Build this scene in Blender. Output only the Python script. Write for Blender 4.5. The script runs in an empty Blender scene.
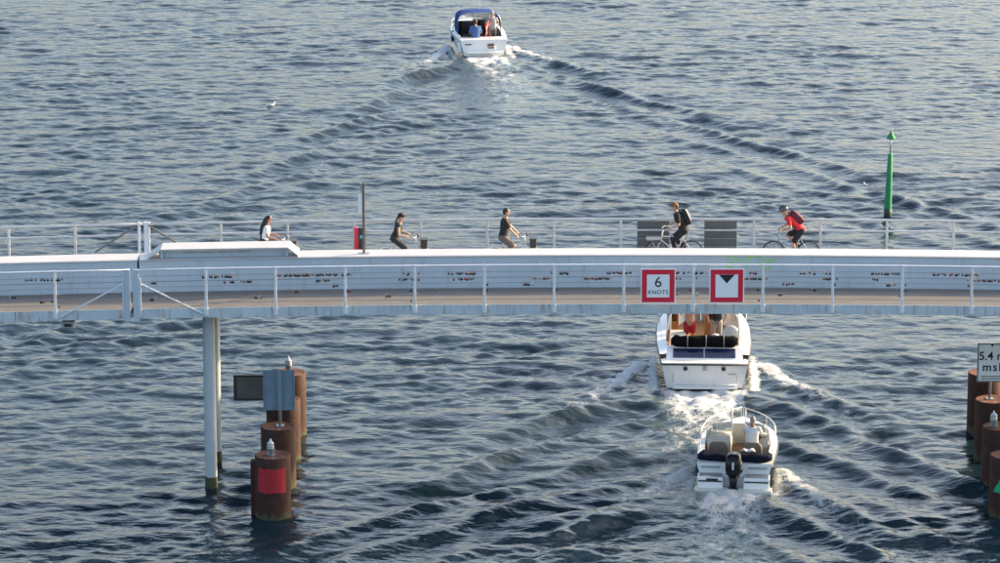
import bpy, bmesh, math, random
import numpy as np
from mathutils import Vector, Matrix, Euler
random.seed(7); rng = np.random.default_rng(11)
sc = bpy.context.scene
C = sc.collection
R = math.radians

# ------------------------------------------------------------------ camera
F = 4000.0; YH = -670.0; CY = 281.5; CX = 500.0          # focal length and horizon in photo pixels
TH = math.atan((CY-YH)/F); ct, st = math.cos(TH), math.sin(TH)
CAM_H = ct*(488-YH)/34.0
CAM_D = (F/34.0-CAM_H*st)/ct
cam = bpy.data.cameras.new('camera'); camo = bpy.data.objects.new('camera', cam); C.objects.link(camo)
camo.location = (0, -CAM_D, CAM_H); camo.rotation_euler = (math.pi/2-TH, 0, 0)
cam.sensor_fit = 'HORIZONTAL'; cam.sensor_width = 36; cam.lens = 36*F/1000
cam.clip_start = 1; cam.clip_end = 20000
sc.camera = camo
def atY(px, py, Y):
    v = (py-CY)/F; t = (Y+CAM_D)/(ct-v*st)
    return Vector(((px-CX)/F*t, Y, CAM_H+(-st-v*ct)*t))
def atZ(px, py, z):
    v = (py-CY)/F; t = (z-CAM_H)/(-st-v*ct)
    return Vector(((px-CX)/F*t, -CAM_D+(ct-v*st)*t, z))

# ------------------------------------------------------------------ light
SUN_AZ = 65.0; SUN_EL = 22.0          # degrees right of the viewing direction, above the horizon
w = bpy.data.worlds.new('World'); sc.world = w; w.use_nodes = True
nt = w.node_tree; bg = nt.nodes['Background']
sky = nt.nodes.new('ShaderNodeTexSky'); sky.sky_type = 'NISHITA'; sky.sun_disc = False
sky.sun_elevation = R(SUN_EL); sky.sun_rotation = R(SUN_AZ)
sky.air_density = 1.0; sky.dust_density = 3.8; sky.ozone_density = 0.7
nt.links.new(sky.outputs[0], bg.inputs[0]); bg.inputs[1].default_value = 0.15
sl = bpy.data.lights.new('sun', 'SUN'); sl.energy = 3.0; sl.angle = R(0.5); sl.color = (1.0, 0.74, 0.47)
so = bpy.data.objects.new('sun', sl); C.objects.link(so)
sd = Vector((math.sin(R(SUN_AZ))*math.cos(R(SUN_EL)), math.cos(R(SUN_AZ))*math.cos(R(SUN_EL)), math.sin(R(SUN_EL))))
so.rotation_euler = (-sd).to_track_quat('-Z', 'Y').to_euler(); so.location = (0, 0, 60)
sc.render.engine = 'CYCLES'
sc.view_settings.view_transform = 'Standard'; sc.view_settings.look = 'None'
sc.view_settings.exposure = 1.52; sc.view_settings.gamma = 1.0
sc.view_settings.use_curve_mapping = False

# ------------------------------------------------------------------ materials
def mat(name, col, rough=0.5, metal=0.0, var=0.0, vscale=3.0, col2=None, bump=0.0, bscale=40.0, stretch=(1, 1, 1), coat=0.0, spec=0.5, streak=None):
    m = bpy.data.materials.new(name); m.use_nodes = True
    n = m.node_tree.nodes; l = m.node_tree.links; p = n['Principled BSDF']
    p.inputs['Base Color'].default_value = (*col, 1); p.inputs['Roughness'].default_value = rough
    p.inputs['Metallic'].default_value = metal; p.inputs['Coat Weight'].default_value = coat
    p.inputs['Specular IOR Level'].default_value = spec
    tc = n.new('ShaderNodeTexCoord'); mp = n.new('ShaderNodeMapping'); mp.inputs['Scale'].default_value = stretch
    l.new(tc.outputs['Object'], mp.inputs[0])
    cur = None
    if var > 0 or col2:
        no = n.new('ShaderNodeTexNoise'); no.inputs['Scale'].default_value = vscale; no.inputs['Detail'].default_value = 8; no.inputs['Roughness'].default_value = 0.65
        l.new(mp.outputs[0], no.inputs[0])
        rp = n.new('ShaderNodeValToRGB')
        rp.color_ramp.elements[0].position = 0.32; rp.color_ramp.elements[1].position = 0.68
        c2 = col2 if col2 else tuple(c*(1+var) for c in col)
        c1 = col if col2 else tuple(c*(1-var) for c in col)
        rp.color_ramp.elements[0].color = (*c1, 1); rp.color_ramp.elements[1].color = (*[min(1, c) for c in c2], 1)
        l.new(no.outputs[0], rp.inputs[0]); cur = rp.outputs[0]
        mr = n.new('ShaderNodeMapRange'); mr.inputs[3].default_value = max(0.02, rough-0.1); mr.inputs[4].default_value = min(1, rough+0.12)
        l.new(no.outputs[0], mr.inputs[0]); l.new(mr.outputs[0], p.inputs['Roughness'])
    if streak:                                   # vertical run-off stains: (colour, amount)
        ms = n.new('ShaderNodeMapping'); ms.inputs['Scale'].default_value = (2.2, 2.2, 0.35)
        l.new(tc.outputs['Object'], ms.inputs[0])
        ns = n.new('ShaderNodeTexNoise'); ns.inputs['Scale'].default_value = 2.5; ns.inputs['Detail'].default_value = 7; ns.inputs['Roughness'].default_value = 0.7
        l.new(ms.outputs[0], ns.inputs[0])
        rs = n.new('ShaderNodeMapRange'); th_ = streak[2] if len(streak) > 2 else 0.56; rs.inputs[1].default_value = th_; rs.inputs[2].default_value = th_+0.16; rs.inputs[4].default_value = streak[1]
        l.new(ns.outputs[0], rs.inputs[0])
        mx = n.new('ShaderNodeMix'); mx.data_type = 'RGBA'
        if cur: l.new(cur, mx.inputs[6])
        else: mx.inputs[6].default_value = (*col, 1)
        mx.inputs[7].default_value = (*streak[0], 1); l.new(rs.outputs[0], mx.inputs[0]); cur = mx.outputs[2]
    if cur: l.new(cur, p.inputs['Base Color'])
    if bump > 0:
        nb = n.new('ShaderNodeTexNoise'); nb.inputs['Scale'].default_value = bscale; nb.inputs['Detail'].default_value = 6
        l.new(mp.outputs[0], nb.inputs[0]); b = n.new('ShaderNodeBump'); b.inputs['Strength'].default_value = bump; b.inputs['Distance'].default_value = 0.02
        l.new(nb.outputs[0], b.inputs['Height']); l.new(b.outputs[0], p.inputs['Normal'])
    return m

def glass_mat(name, col, rough=0.03):
    m = bpy.data.materials.new(name); m.use_nodes = True
    p = m.node_tree.nodes['Principled BSDF']
    p.inputs['Base Color'].default_value = (*col, 1); p.inputs['Roughness'].default_value = rough
    p.inputs['Transmission Weight'].default_value = 0.85; p.inputs['IOR'].default_value = 1.2
    return m

M = dict(
 steel_white=mat('painted_steel_white', (0.62, 0.66, 0.70), 0.42, var=0.07, vscale=1.3, streak=((0.36, 0.30, 0.24), 0.35)),
 steel_top=mat('painted_steel_cap', (0.41, 0.42, 0.43), 0.5, var=0.07, vscale=1.5, streak=((0.40, 0.39, 0.37), 0.4)),
 steel_blue=mat('painted_steel_pale_blue', (0.41, 0.50, 0.57), 0.40, var=0.06, vscale=0.8, streak=((0.24, 0.25, 0.25), 0.5)),
 fascia=mat('fascia_paint', (0.46, 0.55, 0.60), 0.45, var=0.12, vscale=1.2, streak=((0.32, 0.17, 0.07), 0.8, 0.52)),
 walk=mat('walkway_surface', (0.125, 0.122, 0.115), 0.85, var=0.10, vscale=2.0, bump=0.2, bscale=120),
 cycle=mat('cycle_surface', (0.22, 0.22, 0.23), 0.9, var=0.12, vscale=2.0, bump=0.2, bscale=120),
 rail=mat('rail_steel', (0.72, 0.74, 0.76), 0.35, metal=0.05, var=0.1, vscale=6),
 railfar=mat('rail_stainless', (0.50, 0.51, 0.52), 0.35, metal=0.2, var=0.1, vscale=6),
 wire=mat('wire', (0.34, 0.35, 0.36), 0.35, metal=0.6),
 darkgap=mat('joint_rubber', (0.02, 0.02, 0.022), 0.9),
 column=mat('column_paint', (0.40, 0.46, 0.49), 0.5, var=0.08, vscale=1.5, streak=((0.35, 0.32, 0.28), 0.35), bump=0.1, bscale=30),
 algae=mat('algae', (0.045, 0.05, 0.02), 0.85, var=0.4, vscale=9, bump=0.6, bscale=40),
 rust=mat('rusted_steel', (0.018, 0.010, 0.0095), 0.75, col2=(0.068, 0.026, 0.017), vscale=3.2, bump=0.7, bscale=13, spec=0.3, streak=((0.05, 0.022, 0.018), 0.7)),
 rust_top=mat('rusted_cap', (0.10, 0.045, 0.03), 0.85, col2=(0.16, 0.07, 0.045), vscale=5, bump=0.3, bscale=30, spec=0.2, streak=((0.42, 0.40, 0.38), 0.7)),
 red_paint=mat('red_paint', (0.33, 0.010, 0.022), 0.55, var=0.15, vscale=8),
 green_paint=mat('green_paint', (0.01, 0.30, 0.17), 0.55, var=0.15, vscale=8),
 buoy_green=mat('buoy_green', (0.015, 0.24, 0.085), 0.45, var=0.12, vscale=4),
 buoy_dark=mat('buoy_wet_base', (0.012, 0.04, 0.02), 0.6, var=0.4, vscale=9),
 sign_white=mat('sign_white', (0.80, 0.84, 0.86), 0.4, var=0.03, vscale=3),
 sign_red=mat('sign_red', (0.66, 0.02, 0.05), 0.4, var=0.05, vscale=4),
 sign_black=mat('sign_black', (0.012, 0.013, 0.016), 0.45),
 sign_back=mat('sign_back_metal', (0.16, 0.24, 0.31), 0.5, metal=0.2, var=0.12, vscale=2.5),
 sign_back2=mat('sign_back_grey', (0.10, 0.11, 0.115), 0.55, metal=0.2, var=0.15, vscale=2.5),
 galv=mat('galvanised', (0.36, 0.38, 0.39), 0.45, metal=0.6, var=0.12, vscale=8),
 lantern=mat('lantern_lens', (0.48, 0.52, 0.54), 0.15, var=0.05),
 lantern_base=mat('lantern_base', (0.12, 0.15, 0.17), 0.5, metal=0.3, var=0.1),
 gelcoat=mat('gelcoat_white', (0.78, 0.79, 0.78), 0.22, var=0.04, vscale=1.5, coat=0.3, streak=((0.55, 0.54, 0.48), 0.35)),
 hull_low=mat('hull_antifouling', (0.62, 0.62, 0.52), 0.5, var=0.12, vscale=4),
 boot_dark=mat('boot_stripe', (0.012, 0.014, 0.02), 0.4),
 nonskid=mat('nonskid_grey', (0.33, 0.35, 0.36), 0.85, var=0.08, vscale=6),
 cream=mat('cream_vinyl', (0.60, 0.57, 0.48), 0.55, var=0.06, vscale=4),
 brown=mat('brown_vinyl', (0.15, 0.115, 0.09), 0.6, var=0.12, vscale=4, bump=0.15),
 teak=mat('teak', (0.30, 0.15, 0.06), 0.55, var=0.25, vscale=5, stretch=(6, 1, 6)),
 varnish=mat('varnished_wood', (0.33, 0.15, 0.05), 0.3, var=0.25, vscale=5, stretch=(5, 5, 1), coat=0.4),
 navy=mat('navy_canvas', (0.008, 0.011, 0.024), 0.85, spec=0.1, var=0.25, vscale=6, bump=0.5, bscale=14),
 blackcanvas=mat('black_canvas', (0.006, 0.006, 0.007), 0.9, spec=0.08, var=0.3, vscale=6, bump=0.4, bscale=14),
 bluecanvas=mat('blue_canvas', (0.012, 0.085, 0.36), 0.75, var=0.12, vscale=3, bump=0.3, bscale=10),
 solar=mat('solar_panel', (0.010, 0.014, 0.050), 0.15, var=0.1, coat=0.5),
 chrome=mat('chrome', (0.72, 0.73, 0.74), 0.15, metal=1.0),
 white_tube=mat('white_tube', (0.78, 0.79, 0.80), 0.3),
 engine=mat('engine_black', (0.006, 0.006, 0.007), 0.3, coat=0.15, spec=0.25),
 engine_dec=mat('engine_decal', (0.55, 0.56, 0.57), 0.4),
 glass=glass_mat('window_glass', (0.55, 0.62, 0.66)),
 darkglass=mat('dark_glass', (0.012, 0.016, 0.02), 0.05, coat=0.5),
 cushion=mat('grey_cushion', (0.50, 0.50, 0.49), 0.7, var=0.06),
 cush_or=mat('orange_cushion', (0.42, 0.17, 0.07), 0.7, var=0.1),
 rubber=mat('rubber', (0.012, 0.012, 0.013), 0.7),
 skin=mat('skin', (0.44, 0.24, 0.16), 0.5, var=0.06, vscale=6),
 skin_tan=mat('skin_tanned', (0.33, 0.16, 0.095), 0.5, var=0.06, vscale=6),
 hair_black=mat('hair_black', (0.010, 0.008, 0.008), 0.5, var=0.3, vscale=20, bump=0.4, bscale=60),
 hair_brown=mat('hair_brown', (0.05, 0.028, 0.016), 0.5, var=0.3, vscale=20, bump=0.4, bscale=60),
 hair_grey=mat('hair_grey', (0.30, 0.29, 0.27), 0.6, var=0.2, vscale=20, bump=0.4, bscale=60),
 cloth_black=mat('cloth_black', (0.010, 0.010, 0.012), 0.8, var=0.2, vscale=8, bump=0.4, bscale=18),
 cloth_dark=mat('cloth_charcoal', (0.022, 0.023, 0.028), 0.85, var=0.2, vscale=8, bump=0.4, bscale=18),
 cloth_white=mat('cloth_white', (0.74, 0.73, 0.72), 0.85, var=0.05, vscale=8, bump=0.4, bscale=18),
 cloth_grey=mat('cloth_grey', (0.30, 0.30, 0.30), 0.85, var=0.1, vscale=8, bump=0.4, bscale=18),
 cloth_taupe=mat('cloth_taupe', (0.11, 0.095, 0.085), 0.85, var=0.1, vscale=8, bump=0.4, bscale=18),
 cloth_red=mat('cloth_red', (0.62, 0.02, 0.025), 0.75, var=0.12, vscale=8, bump=0.4, bscale=18),
 cloth_crimson=mat('cloth_crimson', (0.30, 0.008, 0.018), 0.8, var=0.15, vscale=8, bump=0.4, bscale=18),
 cloth_blue=mat('cloth_blue', (0.055, 0.12, 0.29), 0.85, var=0.12, vscale=8, bump=0.4, bscale=18),
 cloth_pink=mat('cloth_dark_red', (0.09, 0.014, 0.03), 0.75, var=0.2, vscale=8, bump=0.4, bscale=18),
 helmet=mat('helmet_grey', (0.06, 0.075, 0.09), 0.3, var=0.1, coat=0.3),
 sunlit_cap_plate_tan=mat('sunlit_cap_plate_tan', (0.16, 0.085, 0.035), 0.75, var=0.1),  # cap: sunlight on dark hair put into the colour; also the stern plate brown
 bike_white=mat('bike_frame_white', (0.66, 0.65, 0.62), 0.3, coat=0.3),
 bike_silver=mat('bike_frame_silver', (0.40, 0.44, 0.50), 0.3, metal=0.5),
 bike_dark=mat('bike_dark', (0.025, 0.025, 0.028), 0.4),
 crate=mat('crate_brown', (0.045, 0.035, 0.03), 0.75, var=0.2),
 red_box=mat('red_cabinet', (0.62, 0.02, 0.06), 0.4, var=0.06),
 cyan=mat('cyan_label', (0.05, 0.42, 0.50), 0.5),
 pole_dark=mat('pole_weathered', (0.17, 0.155, 0.14), 0.55, metal=0.3, var=0.2, vscale=5),
 brass=mat('brass', (0.35, 0.22, 0.07), 0.4, metal=0.8),
 lock_dark=mat('lock_dark', (0.02, 0.018, 0.018), 0.5),
 lock_red=mat('lock_red', (0.22, 0.03, 0.03), 0.5),
 graffiti=mat('graffiti_green', (0.26, 0.62, 0.16), 0.6, var=0.15, vscale=10),
 gull_white=mat('gull_white', (0.78, 0.78, 0.76), 0.8), gull_grey=mat('gull_grey', (0.28, 0.30, 0.32), 0.8),
 beak=mat('gull_beak', (0.6, 0.35, 0.05), 0.6),
)

# ------------------------------------------------------------------ helpers
def obj(name, bm, m=None, parent=None, smooth=False):
    bmesh.ops.recalc_face_normals(bm, faces=bm.faces[:])
    me = bpy.data.meshes.new(name); bm.to_mesh(me); bm.free()
    if m:
        for x in (m if isinstance(m, (list, tuple)) else [m]): me.materials.append(M[x] if isinstance(x, str) else x)
    if smooth: me.polygons.foreach_set('use_smooth', [True]*len(me.polygons))
    o = bpy.data.objects.new(name, me); C.objects.link(o)
    if parent: o.parent = parent
    return o
def tag(o, label, cat, group=None, kind=None):
    if label: o['label'] = label
    if cat: o['category'] = cat
    if group: o['group'] = group
    if kind: o['kind'] = kind
    return o
def thing(name, label, cat, loc=(0, 0, 0), rz=0, group=None):
    o = bpy.data.objects.new(name, None); C.objects.link(o); o.empty_display_size = 0.2
    o.location = loc; o.rotation_euler = (0, 0, rz)
    return tag(o, label, cat, group)
def BM(): return bmesh.new()
def box(bm, c, s, rot=None, bevel=0.0):
    t = BM(); bmesh.ops.create_cube(t, size=1)
    for v in t.verts: v.co = Vector((v.co.x*s[0], v.co.y*s[1], v.co.z*s[2]))
    if bevel > 0: bmesh.ops.bevel(t, geom=t.edges[:], offset=bevel, segments=2, affect='EDGES', profile=0.5)
    mtx = Matrix.Translation(c) @ (rot.to_matrix().to_4x4() if rot else Matrix.Identity(4))
    t.transform(mtx); merge(bm, t); return bm
def merge(bm, t):
    me = bpy.data.meshes.new('tmp'); t.to_mesh(me); t.free(); bm.from_mesh(me); bpy.data.meshes.remove(me)
def frame(d):
    d = d.normalized(); a = Vector((0, 0, 1)) if abs(d.z) < 0.9 else Vector((1, 0, 0))
    u = d.cross(a).normalized(); return u, d.cross(u).normalized()
def tube(bm, pts, r, n=8, cap=True, closed=False):
    pts = [Vector(p) for p in pts]; rs = r if isinstance(r, (list, tuple)) else [r]*len(pts)
    rings = []; k = len(pts); u = None
    for i, p in enumerate(pts):
        if closed: d = pts[(i+1) % k]-pts[i-1]
        else: d = (pts[min(i+1, k-1)]-pts[max(i-1, 0)])
        d.normalize()
        if u is None: u, v = frame(d)
        else:
            u = (u-d*u.dot(d)).normalized(); v = d.cross(u)
        rings.append([bm.verts.new(p+(u*math.cos(2*math.pi*j/n)+v*math.sin(2*math.pi*j/n))*rs[i]) for j in range(n)])
    for i in range(k if closed else k-1):
        a, b = rings[i], rings[(i+1) % k]
        for j in range(n): bm.faces.new((a[j], a[(j+1) % n], b[(j+1) % n], b[j]))
    if cap and not closed:
        bm.faces.new(rings[0][::-1]); bm.faces.new(rings[-1])
    return bm
def lathe(bm, prof, c=(0, 0, 0), n=24):
    c = Vector(c); rings = []
    for r, z in prof:
        if r < 1e-6: rings.append([bm.verts.new(c+Vector((0, 0, z)))])
        else: rings.append([bm.verts.new(c+Vector((r*math.cos(2*math.pi*j/n), r*math.sin(2*math.pi*j/n), z))) for j in range(n)])
    for a, b in zip(rings, rings[1:]):
        for j in range(n):
            k = (j+1) % n
            if len(a) == 1 and len(b) == 1: continue
            if len(a) == 1: bm.faces.new((a[0], b[k], b[j]))
            elif len(b) == 1: bm.faces.new((a[j], a[k], b[0]))
            else: bm.faces.new((a[j], a[k], b[k], b[j]))
    return bm
def loft(bm, rings, close_ring=True, cap=True):
    vs = [[bm.verts.new(p) for p in r] for r in rings]
    n = len(vs[0])
    for a, b in zip(vs, vs[1:]):
        for j in range(n if close_ring else n-1):
            bm.faces.new((a[j], a[(j+1) % n], b[(j+1) % n], b[j]))
    if cap and close_ring: bm.faces.new(vs[0][::-1]); bm.faces.new(vs[-1])
    return bm
def rrect(cx, cy, z, hx, hy, r, n=4):
    out = []
    for qx, qy, a0 in ((1, 1, 0), (-1, 1, 90), (-1, -1, 180), (1, -1, 270)):
        for i in range(n+1):
            a = R(a0+90*i/n); out.append(Vector((cx+qx*(hx-r)+r*math.cos(a), cy+qy*(hy-r)+r*math.sin(a), z)))
    return out
def ell(bm, c, s, rot=None, sub=2):
    t = BM(); bmesh.ops.create_icosphere(t, subdivisions=sub, radius=1)
    mtx = Matrix.Translation(c) @ (rot.to_4x4() if rot else Matrix.Identity(4)) @ Matrix.Diagonal((*s, 1))
    t.transform(mtx); merge(bm, t); return bm
def capsule(bm, a, b, ra, rb, n=10):
    a, b = Vector(a), Vector(b); d = (b-a); L = d.length
    if L < 1e-5: return ell(bm, a, (ra, ra, ra))
    d /= L; pts = []; rs = []
    for i in range(4):
        t = R(8+82*i/3*0.999); pts.append(a-d*ra*math.cos(t)); rs.append(ra*math.sin(t))
    for i in range(4):
        t = R(90-82*i/3*0.999); pts.append(b+d*rb*math.cos(t)); rs.append(rb*math.sin(t))
    return tube(bm, pts, rs, n)
def poly_plate(bm, pts, thick, axis=1):                 # polygon in the xz plane, given thickness along y (front at y=0, back at +thick)
    f = [bm.verts.new((p[0], 0, p[1])) for p in pts]; b = [bm.verts.new((p[0], thick, p[1])) for p in pts]
    bm.faces.new(f); bm.faces.new(b[::-1]); n = len(pts)
    for i in range(n): bm.faces.new((f[i], b[i], b[(i+1) % n], f[(i+1) % n]))
    return bm
def bake(bm, name, m, parent=None, voxel=0.012, smooth=3):
    me = bpy.data.meshes.new('tmp'); bm.to_mesh(me); bm.free()
    t = bpy.data.objects.new('tmp', me); C.objects.link(t)
    r = t.modifiers.new('r', 'REMESH'); r.mode = 'VOXEL'; r.voxel_size = voxel
    s = t.modifiers.new('s', 'SMOOTH'); s.factor = 0.5; s.iterations = smooth
    dg = bpy.context.evaluated_depsgraph_get(); dg.update()
    nm = bpy.data.meshes.new_from_object(t.evaluated_get(dg)); nm.name = name
    bpy.data.objects.remove(t); bpy.data.meshes.remove(me)
    nm.materials.clear(); nm.materials.append(M[m])
    nm.polygons.foreach_set('use_smooth', [True]*len(nm.polygons))
    o = bpy.data.objects.new(name, nm); C.objects.link(o)
    if parent: o.parent = parent
    return o
def text_mesh(name, s, size, m, parent, loc, bold=0.0, spacing=1.0):
    cu = bpy.data.curves.new('t', 'FONT'); cu.body = s; cu.size = size; cu.align_x = 'CENTER'; cu.align_y = 'CENTER'
    cu.extrude = 0.002; cu.offset = bold; cu.space_character = spacing
    t = bpy.data.objects.new('t', cu); C.objects.link(t)
    dg = bpy.context.evaluated_depsgraph_get(); dg.update()
    me = bpy.data.meshes.new_from_object(t.evaluated_get(dg)); bpy.data.objects.remove(t); bpy.data.curves.remove(cu)
    me.materials.clear(); me.materials.append(M[m]); me.name = name
    o = bpy.data.objects.new(name, me); C.objects.link(o); o.parent = parent
    o.location = loc; o.rotation_euler = (math.pi/2, 0, 0); return o
def copy_tree(o, parent=None):
    c = o.copy(); C.objects.link(c)
    if parent: c.parent = parent
    for ch in list(o.children): copy_tree(ch, c)
    return c

# ------------------------------------------------------------------ boats: where they lie (also used by the water)
BOATS = []      # (stern point, heading angle clockwise from +Y, length, beam, speed, wake height)
pA = atZ(733, 490, 0); pB = atZ(704.5, 391, 0); pC = atZ(484, 56, 0)
BOATS.append(dict(p=pA, h=R(6.5), L=4.9, b=2.35, U=2.9, amp=0.105, foam=0.95, reach=40, arms=((23, 0.0, 0.9, 1.8, 1.2, 11), (23, -2.4, 0.9, 1.8, 0.9, 12))))
BOATS.append(dict(p=pB, h=R(2.0), L=8.0, b=3.05, U=3.1, amp=0.135, foam=1.1, reach=50, arms=((24, 0.0, 1.0, 2.1, 1.25, 10), (24, -2.7, 1.0, 2.1, 1.0, 11), (23, -5.4, 1.0, 2.0, 0.8, 11))))
BOATS.append(dict(p=pC, h=R(-8.0), L=5.3, b=2.5, U=3.1, amp=0.128, foam=1.0, reach=61, wh=R(-5.5), arms=((19.3, 0.0, 0.75, 2.0, 1.3, 9), (16.0, -0.8, 0.7, 1.9, 0.6, 13))))

# ------------------------------------------------------------------ water
def spectrum_field(nx, ny, dx, dy, lam_p, wind, spread, lam_min, seed, slope=4.0):
    g = np.random.default_rng(seed)
    kx = 2*np.pi*np.fft.fftfreq(nx, dx)[None, :]; ky = 2*np.pi*np.fft.fftfreq(ny, dy)[:, None]
    k = np.sqrt(kx*kx+ky*ky); k[0, 0] = 1e9
    kp = 2*np.pi/lam_p
    amp = np.sqrt(k**-slope*np.exp(-1.2*(kp/k)**2))*np.exp(-(k*lam_min/(2*np.pi))**2)
    if spread is not None:
        a = np.arctan2(kx, ky)-wind
        amp = amp*(np.abs(np.cos(a/2))**spread + 0.10)
    ph = g.normal(size=(ny, nx))+1j*g.normal(size=(ny, nx))
    H = amp*ph
    h = np.fft.ifft2(H).real; s = h.std()
    dxf = np.fft.ifft2(-1j*kx/k*H).real/s; dyf = np.fft.ifft2(-1j*ky/k*H).real/s
    return h/s, dxf, dyf
X0, X1, Y0, Y1 = -36.0, 36.0, -12.0, 104.0
NX, NY = 820, 980
dx = (X1-X0)/NX; dy = (Y1-Y0)/NY
xs = X0+dx*(np.arange(NX)+0.5); ys = Y0+dy*(np.arange(NY)+0.5)
GX, GY = np.meshgrid(xs, ys)
h1, cx1, cy1 = spectrum_field(NX, NY, dx, dy, 2.5, R(-12), 22, 0.22, 3, 4.1)
h2, cx2, cy2 = spectrum_field(NX, NY, dx, dy, 1.3, R(16), 12, 0.20, 5, 3.8)
h3, cx3, cy3 = spectrum_field(NX, NY, dx, dy, 0.9, None, None, 0.20, 9, 3.4)      # churned water
patch, _, _ = spectrum_field(NX, NY, dx, dy, 16.0, None, None, 6.0, 21, 4.0)       # gusts: calmer and rougher patches
gust = np.clip(1+0.25*patch, 0.5, 1.7)*np.clip(1.14-0.0045*(GY+10), 0.72, 1.3)
A1, A2 = 0.0255, 0.0115
hgt = gust*(A1*h1+A2*h2); chx = 0.9*gust*(A1*cx1+A2*cx2); chy = 0.9*gust*(A1*cy1+A2*cy2)
foam = np.zeros_like(hgt); aer = np.zeros_like(hgt)
def sstep(a, b, x):
    t = np.clip((x-a)/(b-a), 0, 1); return t*t*(3-2*t)
def upsample(c, cx_, cy_):
    ix = np.clip((xs-cx_[0])/(cx_[1]-cx_[0]), 0, len(cx_)-1.001); iy = np.clip((ys-cy_[0])/(cy_[1]-cy_[0]), 0, len(cy_)-1.001)
    i0 = ix.astype(int); fx = ix-i0; j0 = iy.astype(int); fy = iy-j0
    t = c[:, i0]*(1-fx)+c[:, i0+1]*fx
    return t[j0, :]*(1-fy)[:, None]+t[j0+1, :]*fy[:, None]
csx = np.linspace(X0, X1, 330); csy = np.linspace(Y0, Y1, 400)
QX, QY = np.meshgrid(csx, csy)
for B in BOATS:
    hx, hy = math.sin(B['h']), math.cos(B['h'])
    px, py = B['p'].x+hx*B['L']*0.55, B['p'].y+hy*B['L']*0.55          # the wave pattern starts at the shoulders of the hull
    rx, ry = QX-px, QY-py
    a = -(rx*hx+ry*hy); l = (rx*hy-ry*hx)
    l2 = l/1.22
    k0 = 9.81/B['U']**2; eta = np.zeros_like(a)
    for th in np.linspace(-R(74), R(74), 260):
        sec = 1/math.cos(th); k = k0*sec*sec
        eta += math.exp(-(k*0.30)**2)*(0.25+abs(math.sin(th)))*np.cos(k*(a*math.cos(th)+l2*math.sin(th))+0.6)
    eta *= sstep(-0.5, 3.0, a)*np.exp(-a/90)
    m_ = (a > 8) & (a < 30)
    s_ = np.percentile(np.abs(eta[m_]), 97)
    eta = np.tanh(eta/s_*0.8)*1.3*B['amp']
    up = upsample(eta, csx, csy)
    hgt += 0.45*up
    # local coordinates on the fine grid, from the stern
    rx, ry = GX-B['p'].x, GY-B['p'].y
    a = -(rx*hx+ry*hy); l = (rx*hy-ry*hx); al = np.abs(l)
    b2 = B['b']/2; L = B['L']
    wx, wy = math.sin(B.get('wh', B['h'])), math.cos(B.get('wh', B['h'])); aw = -(rx*wx+ry*wy); lw = rx*wy-ry*wx      # the track curves a little
    ah = aw+L*0.45                                                     # distance behind the shoulder
    for sg in (-1, 1):
        for k_, (al0, off, w0, wl, gain, ech) in enumerate(B['arms']):
            A_ = R(al0); v = (lw*sg-b2*0.6-off)*math.cos(A_)-ah*math.sin(A_); u = ah*math.cos(A_)+(lw*sg-b2*0.6)*math.sin(A_)
            v = v+0.18*np.sin(u*0.55+k_*1.7+sg)+0.10*np.sin(u*1.3+k_)
            env = np.exp(-(v/(w0+0.012*u))**2)*sstep(1.0, 9 if sg < 0 else 5, u)*np.exp(-np.maximum(u, 0)/B['reach'])*(0.84+0.16*np.sin(u*1.15+2.1*k_+sg))
            ph = 2*np.pi/wl*(v-u*math.tan(R(ech+(8 if sg < 0 else 0))))
            cr = np.cos(ph); cr = cr+0.28*np.cos(2*ph)                 # peaked crests
            hgt += gain*B['amp']*env*cr*((0.95 if B['reach'] > 60 else 1.1) if sg < 0 else 1.0)
    wash = np.exp(-(l/(0.45*B['b']+0.055*np.maximum(a, 0)))**4)*sstep(-0.3, 0.2, a)
    calm = wash*np.exp(-np.maximum(a, 0)/30)
    hgt *= 1-0.45*calm; chx *= 1-0.45*calm; chy *= 1-0.45*calm
    churn = wash*np.exp(-np.maximum(a, 0)/6.5)
    arm = np.exp(-((al-(b2*0.95+0.42*np.maximum(a+L*0.55, 0)))/(0.26+0.075*np.maximum(a+L*0.5, 0)))**2)*sstep(-L*0.55, -L*0.35, a)*np.exp(-np.maximum(a+L*0.45, 0)/5.5)
    hull_side = np.exp(-((al-b2-0.12)/0.22)**2)*sstep(-L*0.75, -L*0.4, a)*(1-sstep(-0.3, 1.2, a))
    hgt += (0.045*churn+0.05*arm)*h3*B['foam'] + 0.10*arm*B['foam']
    chx += 0.04*(churn+arm)*cx3*B['foam']; chy += 0.04*(churn+arm)*cy3*B['foam']
    foam = np.maximum(foam, B['foam']*np.maximum.reduce([churn*np.exp(-np.maximum(a, 0)/9)*1.05, 1.0*arm, 0.7*hull_side, 0.56*wash*np.exp(-np.maximum(a, 0)/22)]))
    aer = np.maximum(aer, (0.5+0.5*B['foam'])*np.maximum(wash*np.exp(-np.maximum(a, 0)/9.0), 0.5*arm))
    inside = sstep(0.02, 0.16, b2*np.clip(1-((-a/L-0.25)/0.75)**3*(a < -0.25*L), 0, 1)-al)*sstep(-0.05, 0.12, -a)*sstep(0, 0.3, L+a)
    hgt = hgt*(1-inside)+(-0.16)*inside
    chx *= 1-inside; chy *= 1-inside
edge = sstep(0, 5, GX-X0)*sstep(0, 5, X1-GX)*sstep(0, 4, GY-Y0)*sstep(0, 6, Y1-GY)
hgt *= edge; chx *= edge; chy *= edge
gx_ = np.gradient(hgt, dx, axis=1); gy_ = np.gradient(hgt, dy, axis=0)
print('water rms slope x %.3f y %.3f  rms height %.3f' % (gx_.std(), gy_.std(), hgt.std()))
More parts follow.
